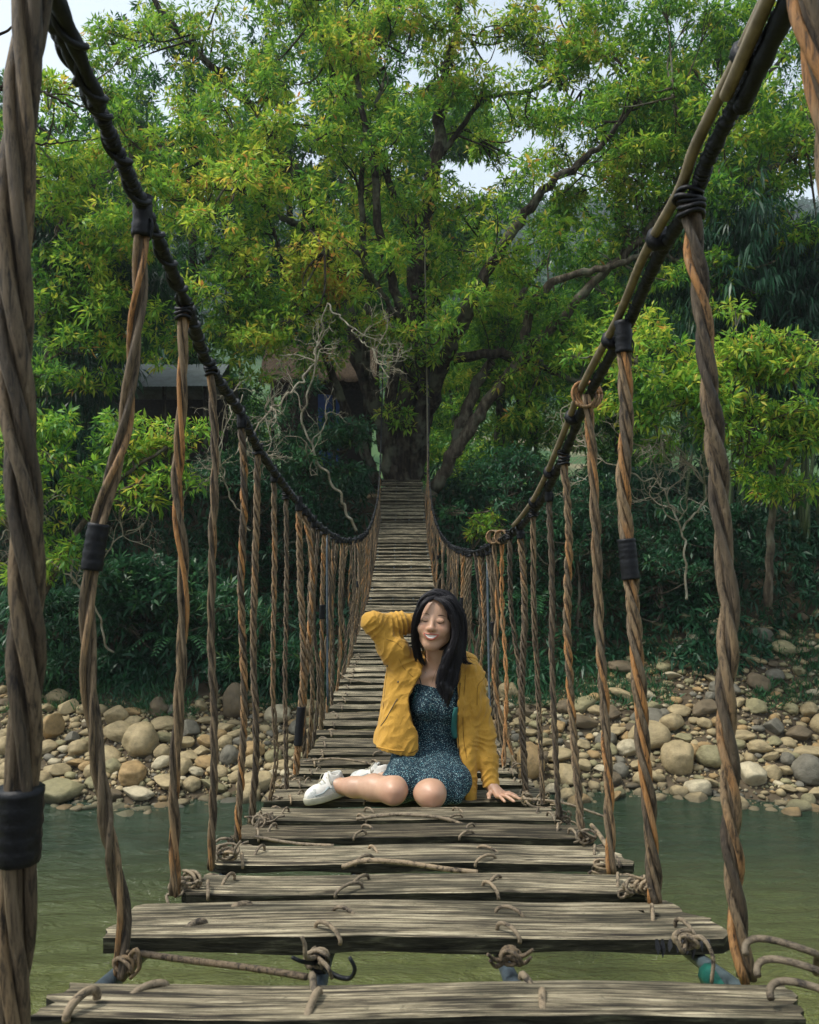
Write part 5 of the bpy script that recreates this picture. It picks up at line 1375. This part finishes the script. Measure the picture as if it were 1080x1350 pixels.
seat = P(566, 1046, 3.6); seat[2] = float(deck(3.6))
proot = empty('person', seat, 'smiling woman in a yellow jacket and dark flowered dress sitting on the deck planks', 'person')
V, Q = body.mesh(); V = relax(V, Q, 1, .4)
fl = np.zeros(len(V))
for c, r, a in ((K_R + [.01, -.04, 0], .045, .5), (K_L + [0, -.04, 0], .045, .5), (hl(-.036, -.085, -.025), .022, .55), (hl(.036, -.085, -.025), .022, .55), (hl(0, -.108, -.028), .012, .4),
                (W2 + [.04, -.05, -.02], .035, .4), (K_R * .3 + A_R * .7, .05, .2), (hl(0, -.08, -.06), .03, .2)):
    fl += a * np.exp(-((V - c) ** 2).sum(1) / (r * r))
fl = np.clip(fl + .12 * vnoise(V * 30, 3), 0, 1)
obj('body', V, Q, SKIN, proot, attr={'tint': fl})

# --- dress
dr = Field(P(470, 1080, 3.2) + [0, 0, -.03], np.array([.30, 3.92, P(0, 885, 3.6)[2]]), .0035)
torso(dr, .007)
dr.cap(HP_R, HP_R * .26 + K_R * .74, .106, .080, .05); dr.cap(HP_L, HP_L * .22 + K_L * .78, .106, .079, .05)
dr.cap(PELV, (K_R + K_L) / 2 * .62 + PELV * .38 + np.array([0, 0, -.01]), .11, .055, .06)
dr.chain([HP_L + [.05, 0, 0], P(604, 1030, 3.46), P(604, 1050, 3.40)], [.08, .048, .030], .05)
dr.cap(P(600, 1020, 3.60), P(606, 1040, 3.55), .06, .05, .05)
X, Y, Z = dr.grid((slice(None),) * 3)
neck_z = HC - (904 - 675) * 3.57 / F - .02 * np.clip(1 - (np.abs(X - .115) / .09) ** 2, -2, 1) * 1.0 + .012
dr.S = np.maximum(dr.S, Z - neck_z)
dr.S = np.maximum(dr.S, (HC - 1.228 + (3.4 - Y) * .19 + .004) - Z)     # the cloth ends on the planks
V, Q = dr.mesh(); V = relax(V, Q, 2, .5)
Nn = vnormals(V, Q)
low = np.clip((P(0, 975, 3.6)[2] - V[:, 2]) / .08, 0, 1)
fold = vnoise(np.stack([V[:, 0] * 26 + V[:, 1] * 8, V[:, 1] * 6, V[:, 2] * 7], -1), 3) * .008 * low + vnoise(V * [60, 60, 30], 5) * .0022 + (1 - low) * .003 * vnoise(np.stack([V[:, 0] * 16, V[:, 1] * 16, V[:, 2] * 55 + V[:, 0] * 30], -1), 7)
obj('dress', V + Nn * fold[:, None], Q, DRESS, proot)
for pts in ([(556, 905), (553, 893), (550, 884)], [(592, 905), (598, 893), (602, 884)]):
    mb = MB(); mb.tube(spline([hit(body, x, y, off=.002) for x, y in pts], 10), .0045, 5, flat=.5); mb.build('strap', DRESS, proot)

# --- jacket
jk = Field(np.array([P(470, 0, 3.5)[0] - .02, 3.36, P(0, 1068, 3.4)[2]]), np.array([P(668, 0, 3.6)[0] + .02, 3.90, P(0, 792, 3.6)[2]]), .0035)
jk.ell(RIB, (.165, .125, .165), .05)
jk.cap(P(551, 893, 3.65), P(610, 897, 3.66), .070, .070, .04)
jk.ell(P(561, 931, 3.585), (.075, .065, .075), .04); jk.ell(P(590, 932, 3.585), (.072, .060, .075), .04)
jk.cap(P(532, 900, 3.64), P(524, 985, 3.60), .078, .108, .05)                       # wide panel on the raised-arm side
jk.cap(P(548, 930, 3.60), P(541, 980, 3.585), .070, .082, .04)
jk.cap(P(575, 950, 3.70), P(572, 1000, 3.72), .125, .13, .05)
jk.chain([P(618, 905, 3.63), P(617, 970, 3.60), P(616, 1070, 3.50)], [.066, .048, .036], .025)  # hanging panel on the other side
# sleeves
jk.chain([P(545, 896, 3.65), S_R * .55 + E_R * .45, E_R + [-.004, 0, .004]], [.076, .058, .044], .045)
jk.chain([E_R + [-.004, 0, .004], E_R * .45 + W_R * .55, W_R + [.005, 0, 0]], [.044, .045, .038], .03)
jk.chain([P(607, 898, 3.66), S_L, S_L * .5 + E_L * .5, E_L, E_L * .5 + W_L * .5, W_L + [0, 0, .004]], [.070, .063, .052, .046, .042, .036], .025)
# collar and hood lying back
jk.chain([P(558, 874, 3.60), P(556, 868, 3.67), P(572, 862, 3.76), P(600, 862, 3.76), P(620, 871, 3.68), P(621, 881, 3.60)], [.020, .024, .032, .034, .028, .020], .02)
base_j = jk.S.copy()
outer = base_j
X, Y, Z = jk.grid((slice(None),) * 3)
PY = 675 - (Z - HC) * F / 3.56; PX = 540 + X * F / 3.56
yy = [780, 862, 872, 885, 905, 921, 947, 963, 985, 992, 1000, 1070]
xl = [563, 563, 560, 556, 545, 538, 542, 551, 552, 546, 505, 470]
xr = [606, 610, 612, 608, 605, 604, 603, 602, 605, 607, 609, 613]
XL = np.interp(PY, yy, xl) ; XR = np.interp(PY, yy, xr)
S = np.maximum(outer, -(outer + .011))
sc = 3.56 / F
op = np.maximum(np.maximum((XL - PX) * sc, (PX - XR) * sc), Y - 3.665)        # the open front
S = np.maximum(S, -op)
hem = HC - (np.interp(PX, [470, 500, 540, 556, 600, 606, 640], [974, 985, 992, 990, 990, 1056, 1060]) - 675) * 3.56 / F
arm_l = (X > P(627, 0, 3.56)[0])
S = np.where(arm_l, S, np.maximum(S, hem - Z))
# neck hole, cuffs
nk = np.sqrt((X - NB[0]) ** 2 + (Y - NB[1]) ** 2) - .062
S = np.maximum(S, -np.maximum(nk, P(0, 884, 3.6)[2] - Z))
ct = norm(W_L - E_L); S = np.where(arm_l, np.maximum(S, ((X - W_L[0]) * ct[0] + (Y - W_L[1]) * ct[1] + (Z - W_L[2]) * ct[2]) - .004), S)
jk.S = S.astype(np.float32)
V, Q = jk.mesh(); V = relax(V, Q, 2, .5); Nn = vnormals(V, Q)
ob = Field.__new__(Field); ob.lo, ob.h, ob.n, ob.S = jk.lo, jk.h, jk.n, base_j
inner = ob.sample(V) < -.0065
sg = np.where(inner, -1, 1)[:, None]
def arm_t(V, a, b):
    d = b - a; L = np.linalg.norm(d); t = (V - a) @ d / L; r = np.linalg.norm(V - a - np.outer(np.clip(t, 0, L), d / L), axis=1); return t, r, L
fold = .0065 * vnoise(np.stack([V[:, 0] * 22 + V[:, 2] * 9, V[:, 1] * 14, V[:, 2] * 6 - V[:, 0] * 8], -1), 21) + .0035 * (1 - 2 * np.abs(vnoise(np.stack([V[:, 0] * 34 - V[:, 2] * 20, V[:, 1] * 20, V[:, 2] * 22], -1), 22)))
for a, bq, amp in ((S_R, E_R, .0055), (E_R, W_R, .0065), (S_L, E_L, .0035), (E_L, W_L, .0045)):
    t, r, L = arm_t(V, a, bq); w = ((t > -.01) & (t < L + .02)) * np.clip((.10 - r) / .03, 0, 1)
    ang = vnoise(V * 14, 5) * 1.6
    rg = 1 - np.abs(np.sin(t * 62 + ang * 2.6 + vnoise(V * 9, 6) * 4.5)) * 2
    fold = fold * (1 - w * .6) + w * amp * rg * (.35 + .65 * np.clip(vnoise(V * 8 + 3, 8) + .5, 0, 1))
V2 = V + Nn * sg * fold[:, None]
fm = (inner[Q].sum(1) >= 3).astype(int)
# darker binding right along the open edges
jo = obj('jacket', V2, Q, [JACK, LINING], proot, fmat=fm)
from mathutils.bvhtree import BVHTree
JBV = BVHTree.FromPolygons([tuple(v) for v in V2.tolist()], Q.tolist())
def jhit(px, py, off=.001):
    o = Vector((0, 0, HC)); d = Vector(tuple(P(px, py, 3.0) - np.array([0, 0, HC]))).normalized(); h_ = JBV.ray_cast(o, d)
    return (np.array(h_[0]) - np.array(d) * off) if h_[0] is not None else None
def surf_tube(name, pts, r, mm, parent, fld, off=.0015, iso=0.0, n=None, flat=1.0):
    s = spline([np.array([x, y, 0.0]) for x, y in pts], n or len(pts) * 5)
    w = [jhit(x, y, off * .4) for x, y, _ in s]; w = np.array([q for q in w if q is not None]); m_ = np.median(w[:, 1]); w = w[np.abs(w[:, 1] - m_) < .09]
    w[:, 1] = np.convolve(np.pad(w[:, 1], 2, 'edge'), np.ones(5) / 5, 'valid')
    mb = MB(); mb.tube(w, r, 5, flat=flat); return mb.build(name, mm, parent)
surf_tube('zip_edge', [(557, 886), (546, 904), (538.5, 921), (542.5, 947), (551, 963), (552, 984), (546, 991), (538, 993)], .0026, HEMB, jo, jk, 0)
surf_tube('zip_edge', [(607, 900), (605, 921), (604, 947), (603.5, 963), (606, 990), (611, 1010), (613.5, 1030), (613.5, 1052)], .0028, HEMB, jo, jk, 0)
surf_tube('pocket', [(524, 921), (516, 935), (508, 949), (502, 957)], .0018, METAL, jo, jk, .003)
surf_tube('seam', [(511, 877), (508, 905), (505, 935)], .0011, HEMB, jo, jk, .003)
surf_tube('seam', [(640, 892), (636, 897), (630, 905), (629, 930)], .0011, HEMB, jo, jk, .003)
surf_tube('cuff', [(635, 1036), (642, 1038.5), (650, 1038), (657, 1035)], .003, JACK, jo, jk, .004)
surf_tube('seam', [(614, 889), (611, 930), (611, 970), (617, 1010)], .0012, HEMB, jo, jk, .003)
for x, y in ((511, 878), (525, 899)):
    mb = MB(); c = jhit(x, y, 0); mb.tube([c + [0, -.0025, 0], c + [0, .003, 0]], .0045, 8); mb.build('snap_button', METAL, jo)

# stitched hem band, cuff band and collar edge
for pts, r in (([(488, 980), (500, 985), (518, 989), (534, 990)], .0042),): surf_tube('hem_band', pts, r, JACK, jo, jk, .002)
surf_tube('collar_edge', [(616, 866), (626, 868), (634, 873), (640, 880)], .0045, JACK, jo, jk, .002)
surf_tube('seam', [(526, 868), (532, 880), (545, 893)], .001, HEMB, jo, jk, .001)
surf_tube('seam', [(505, 842), (520, 846), (530, 854)], .001, HEMB, jo, jk, .001)
# teal lining folded out along the open edges
def lining(outer_p, inner_p):
    n = 16; a = spline([hit(jk, x, y, off=-.003) for x, y in outer_p], n); c = spline([hit(dr, x, y, off=.006) if dr.sample(hit(dr, x, y)[None])[0] < .01 else hit(body, x, y, off=.006) for x, y in inner_p], n)
    rows = [a * (1 - t) + c * t + np.array([0, -.006 * math.sin(3.14 * t), 0]) for t in np.linspace(0, 1, 5)]
    o = obj('lining', np.vstack(rows), np.array([[r * n + i, r * n + i + 1, (r + 1) * n + i + 1, (r + 1) * n + i] for r in range(4) for i in range(n - 1)]), LINING, jo)
    so = o.modifiers.new('thick', 'SOLIDIFY'); so.thickness = .002
lining([(557, 884), (547, 902), (539, 920), (542, 934)], [(561, 886), (557, 898), (549, 912), (544, 926)])
lining([(605, 932), (604, 944), (603.5, 960), (604, 973)], [(599, 932), (596, 944), (595, 960), (597, 973)])
# --- face
def hsurf(x, z, off=.0012):
    """point on the face in front of head-local (x, z)"""
    for y in np.arange(-.135, .0, .0006):
        if body.sample(hl(x, y, z)[None])[0] < 0: return hl(x, y, z) - Rh[:, 1] * off
    return hl(x, -.07, z)
def face_tube(name, pts, r, mm, off=.0008, taper=True, flat=1.0):
    s = spline([np.array([a, 0, c]) for a, c in pts], 14); w = np.array([hsurf(a, c, off) for a, _, c in s]); w = relax_line(w)
    t = np.linspace(-1, 1, 14); mb = MB(); mb.tube(w, r * (1 - .75 * t ** 2 if taper else 1 + 0 * t), 6, flat=flat); return mb.build(name, mm, proot)
def relax_line(w):
    for _ in range(3): w[1:-1] = (w[:-2] + 2 * w[1:-1] + w[2:]) / 4
    return w
for sx in (-1, 1):
    face_tube('eyelash', [(sx * .0165, .0005), (sx * .0235, -.0035), (sx * .031, -.0045), (sx * .039, -.0025), (sx * .0455, .0025)], .0018, LASH, .001)
    face_tube('eyelid', [(sx * .018, .0075), (sx * .027, .0095), (sx * .036, .0088), (sx * .043, .0055)], .0011, BLUSH, -.0003)
    face_tube('eyebrow', [(sx * .0135, .0225), (sx * .024, .0265), (sx * .036, .0265), (sx * .049, .0205)], .0026, BROW, -.0006, flat=.8)
    face_tube('nostril', [(sx * .0045, -.0375), (sx * .0075, -.0385), (sx * .010, -.0375)], .0016, LASH, .0002)
def strip(name, top, bot, mm, off, bulge=.0):
    top, bot = [[(x * 1.14, -.054 + (z + .054) * 1.16) for x, z in q] for q in (top, bot)]
    n = 16; a = spline([np.array([x, 0, z]) for x, z in top], n); c = spline([np.array([x, 0, z]) for x, z in bot], n); rows = []
    for t in np.linspace(0, 1, 6):
        q = a * (1 - t) + c * t; rows.append(relax_line(np.array([hsurf(x, z, off + bulge * math.sin(math.pi * t)) for x, _, z in q])))
    Vv = np.vstack(rows); Qq = [[r * n + i, r * n + i + 1, (r + 1) * n + i + 1, (r + 1) * n + i] for r in range(5) for i in range(n - 1)]
    o = obj(name, Vv, np.array(Qq), mm, proot); so = o.modifiers.new('thick', 'SOLIDIFY'); so.thickness = .0015; return o
MU = [(-.0265, -.0505), (-.013, -.0532), (0, -.0545), (.013, -.0535), (.0265, -.0510)]
ML = [(-.0275, -.0505), (-.014, -.0625), (0, -.0660), (.014, -.0625), (.0275, -.0505)]
strip('teeth', [(x * .9, z - .0002) for x, z in MU], [(x * .88, z + .0005) for x, z in ML], TEETH, .0005)
strip('upper_lip', [(-.0275, -.0505), (-.012, -.0495), (-.004, -.0483), (0, -.0492), (.004, -.0483), (.012, -.0495), (.0275, -.0505)], MU, LIP, .0008, .0016)
strip('lower_lip', ML, [(-.0275, -.0510), (-.014, -.0680), (0, -.0730), (.014, -.0680), (.0275, -.0510)], LIP, .0008, .0028)

# --- hair
hr = Field(np.array([P(538, 0, 3.6)[0] - .02, 3.40, P(0, 940, 3.5)[2]]), np.array([P(630, 0, 3.6)[0] + .02, 3.80, P(0, 775, 3.6)[2]]), .0035)
hr.ell(hl(0, .016, .030), np.array((.084, .098, .092)) * HS, .01, Rh)
hr.ell(hl(.012, .03, -.035), np.array((.078, .075, .095)) * HS, .03, Rh)
# face left open: an oval with a point at the centre parting
fx, fz = hr.grid((slice(None),) * 3)[0], None
X, Y, Z = hr.grid((slice(None),) * 3)
lx = (Rh[0, 0] * (X - Hc[0]) + Rh[1, 0] * (Y - Hc[1]) + Rh[2, 0] * (Z - Hc[2])) / HS
ly = (Rh[0, 1] * (X - Hc[0]) + Rh[1, 1] * (Y - Hc[1]) + Rh[2, 1] * (Z - Hc[2])) / HS
lz = (Rh[0, 2] * (X - Hc[0]) + Rh[1, 2] * (Y - Hc[1]) + Rh[2, 2] * (Z - Hc[2])) / HS
halfw = np.interp(lz, [-.16, -.12, -.06, .0, .04, .065, .082, .095], [.050, .052, .056, .058, .052, .036, .012, .0])
opn = np.maximum(np.maximum(np.abs(lx + .002) - halfw, ly + .012), lz - .094)
hr.S = np.maximum(hr.S, -opn)
GUID = [  # (points, bundle radius, strands)
    ([(574, 786, 3.54), (590, 789, 3.51), (601, 806, 3.515), (603, 832, 3.52), (600, 858, 3.50), (594, 885, 3.475), (590, 908, 3.46), (588, 926, 3.45)], .018, 60),
    ([(573, 788, 3.51), (586, 794, 3.48), (596, 812, 3.475), (600, 835, 3.475), (594, 858, 3.465), (586, 880, 3.46), (583, 902, 3.455), (586, 922, 3.45)], .017, 50),
    ([(577, 785, 3.57), (598, 793, 3.575), (609, 816, 3.575), (609, 845, 3.56), (604, 868, 3.52), (599, 890, 3.49), (594, 912, 3.465), (589, 932, 3.46)], .015, 50),
    ([(580, 786, 3.61), (600, 800, 3.64), (610, 830, 3.63), (609, 856, 3.59), (613, 872, 3.56), (622, 875, 3.555)], .014, 26),
    ([(592, 850, 3.52), (586, 868, 3.50), (580, 886, 3.49), (579, 903, 3.475), (583, 916, 3.465)], .014, 30),
    ([(572, 787, 3.51), (561, 793, 3.49), (552, 808, 3.495), (547.5, 830, 3.52), (549, 850, 3.545), (554, 866, 3.56), (560, 877, 3.57)], .011, 34),
    ([(571, 786, 3.55), (556, 795, 3.55), (547, 815, 3.565), (546, 840, 3.58), (549, 860, 3.58), (552, 873, 3.58)], .014, 34),
    ([(575, 785, 3.60), (560, 800, 3.66), (556, 830, 3.68), (560, 860, 3.66), (566, 880, 3.66)], .03, 20),
    ([(580, 850, 3.66), (590, 870, 3.64), (600, 885, 3.60), (598, 905, 3.55)], .03, 20)]
for g, R, ns_ in GUID[:3] + GUID[4:5]:
    q = [P(*x) for x in g]; m = len(q); hr.chain(q[2:] if m > 5 else q, [R * (.66 if i < m - 3 else .25) for i in range(len(q[2:]) if m > 5 else m)], .015)
for g, R, ns_ in GUID[5:7]:
    q = [P(*x) for x in g][2:]; hr.chain(q, [R * .6] * (len(q) - 2) + [R * .4, R * .2], .01)
V, Q = hr.mesh(); V = relax(V, Q, 3, .5); Nn = vnormals(V, Q)
V = V + Nn * (.0022 * vnoise(np.stack([V[:, 0] * 120, V[:, 1] * 120, V[:, 2] * 9], -1), 3))[:, None]
hair = obj('hair', V, Q, HAIR, proot)
mb = MB(); rs = np.random.default_rng(5)
for g, R, ns_ in GUID:
    q = spline([P(*x) for x in g], 34); t = np.linspace(0, 1, 34)
    for k in range(int(ns_ * 3.2)):
        a = rs.random() * 6.28; rr = R * rs.random() ** .35 * 1.0
        env = np.interp(t, [0, .15, .75, 1], [.35, 1, 1, .75]) * (1 + .35 * np.sin(t * 5 + a))
        off = np.stack([np.cos(a + t * .7) * rr * env, np.sin(a + t * .7) * rr * env * .8, .3 * np.sin(a * 3) * rr * env], -1)
        w = q + off + vnoise(np.stack([t * 4 + k * 3.7, 0 * t, 0 * t], -1), 6)[:, None] * .003
        e = 34 - rs.integers(0, 7); mb.tube(w[:e], np.linspace(.0015, .0006, e), 4, cap=False)
for k in range(60):   # flyaways
    g = GUID[rs.integers(len(GUID))][0]; q = spline([P(*x) for x in g], 20); i = rs.integers(2, 12); a = norm(rs.normal(size=3)) * .022
    w = q[i:i + 8] + np.outer(np.linspace(.5, 1.5, len(q[i:i + 8])), a); mb.tube(w, .0007, 3, cap=False)
# strands combed over the crown from the parting
for k in range(150):
    sx = rs.choice((-1, 1)); y0 = -.055 + .12 * rs.random(); z0 = .122 - (y0 - .016) ** 2 * 4
    pts = []
    for t in np.linspace(0, 1, 12):
        th = t * (1.35 + .25 * rs.random() * 0); rx = .0865
        pts.append(hl(sx * rx * math.sin(th) * (1 - 3.2 * max(0, -y0 - .02)) , y0 + .012 * t, .030 + .094 * math.cos(th) * (1 - (y0 - .016) ** 2 * 42) ** .5 if True else 0))
    mb.tube(np.array(pts) + vnoise(np.stack([np.arange(12) * .3 + k, np.zeros(12), np.zeros(12)], -1), 9)[:, None] * .0015, np.linspace(.0008, .0014, 12), 4, cap=False)
tag(mb.build('hair_strands', HAIR, hair, loc=Hc), kind='stuff')

# --- shoes
def shoe(name, ankle, fd, roll):
    Lx = norm(fd); up = np.array([0, 0, 1.0]); sd = norm(np.cross(up, Lx)); R3 = np.stack([Lx, sd, up], 1)
    A3 = np.array(Matrix.Rotation(math.radians(roll), 3, Vector(Lx))); R3 = A3 @ R3
    zd = float(deck(ankle[1]))
    o0 = ankle - R3 @ np.array([.0, 0, .0]); 
    def W(x, y, z): return o0 + R3 @ np.array([x, y, z])
    f = Field(ankle - .2, ankle + .2, .003)
    H0 = -.046
    f.chain([W(-.035, 0, H0 + .030), W(.03, 0, H0 + .030), W(.085, .002, H0 + .026), W(.112, .002, H0 + .022)], [.033, .036, .037, .036], .02)
    f.cap(W(-.022, 0, H0 + .045), W(-.010, 0, H0 + .078), .033, .036, .02)
    f.cap(W(.035, 0, H0 + .05), W(.02, 0, H0 + .085), .028, .022, .02)
    up_c = W(-.004, 0, H0 + .125); f.cap(W(-.002, 0, H0 + .07), up_c, .027, .034, .004, sub=True)
    X, Y, Z = f.grid((slice(None),) * 3)
    zl = (X - o0[0]) * R3[0, 2] + (Y - o0[1]) * R3[1, 2] + (Z - o0[2]) * R3[2, 2]
    f.S = np.maximum(f.S, (H0 + .016) - zl)
    V, Q = f.mesh(); V = relax(V, Q, 1)
    up_o = obj(name, V, Q, WHITE, proot, loc=W(0, 0, 0))
    for sg in (-1, 1):
        mb = MB(); mb.tube(spline([W(.120, sg * .034, H0 + .030), W(.085, sg * .040, H0 + .034), (W(.05, sg * .036, H0 + .050))], 12), .0075, 6, flat=.5); mb.build('toe_overlay', GREYT, up_o)
        mb = MB(); mb.tube(spline([W(-.058, sg * .012, H0 + .030), W(-.050, sg * .027, H0 + .050), (W(-.030, sg * .032, H0 + .070))], 12), .007, 6, flat=.5); mb.build('heel_overlay', GREYT, up_o)
    mb = MB(); mb.tube(spline([W(.022, -.018, H0 + .088), W(.016, 0, H0 + .104), W(.022, .018, H0 + .088)], 10), .006, 6, flat=.7); mb.build('tongue', WHITE, up_o)
    s = Field(ankle - .2, ankle + .2, .003)
    s.chain([W(-.048, 0, H0 + .012), W(.0, 0, H0 + .012), W(.06, .002, H0 + .012), W(.09, .003, H0 + .013), W(.114, .003, H0 + .016)], [.038, .037, .040, .042, .040], .015)
    zl = (X - o0[0]) * R3[0, 2] + (Y - o0[1]) * R3[1, 2] + (Z - o0[2]) * R3[2, 2]
    s.S = np.maximum(np.maximum(s.S, zl - (H0 + .022)), (H0 - .006) - zl)
    V, Q = s.mesh(); V = relax(V, Q, 1); obj('sole', V, Q, SOLE, up_o)
    for k in range(5):
        x = .030 + k * .017; z = H0 + .088 - k * .0085
        mb = MB(); w_ = .021; mb.tube(spline([W(x, -w_, z - .014), W(x + .004, -w_ * .4, z - .0005), W(x + .01, w_ * .5, z - .001), W(x + .008, w_, z - .014)], 12), .0024, 6); mb.build('lace', SOLE, up_o)
    for sg in (-1, 1):
        mb = MB(); mb.tube(spline([W(.025, 0, H0 + .094), W(.035, sg * .020, H0 + .100), W(.042, sg * .034, H0 + .080), W(.036, sg * .038, H0 + .055), W(.028, sg * .030, H0 + .07)], 16), .0020, 5); mb.build('lace_loop', SOLE, up_o)
        mb = MB(); mb.tube(spline([W(-.04, sg * .030, H0 + .05), W(.0, sg * .036, H0 + .036), (W(.05, sg * .037, H0 + .045))], 12), .0045, 6, flat=.6); mb.build('shoe_stripe', GREYT, up_o)
    return up_o
shoe('shoe', A_R, FD_R, 12); shoe('shoe', A_L + [0, 0, .01], FD_L, 20)
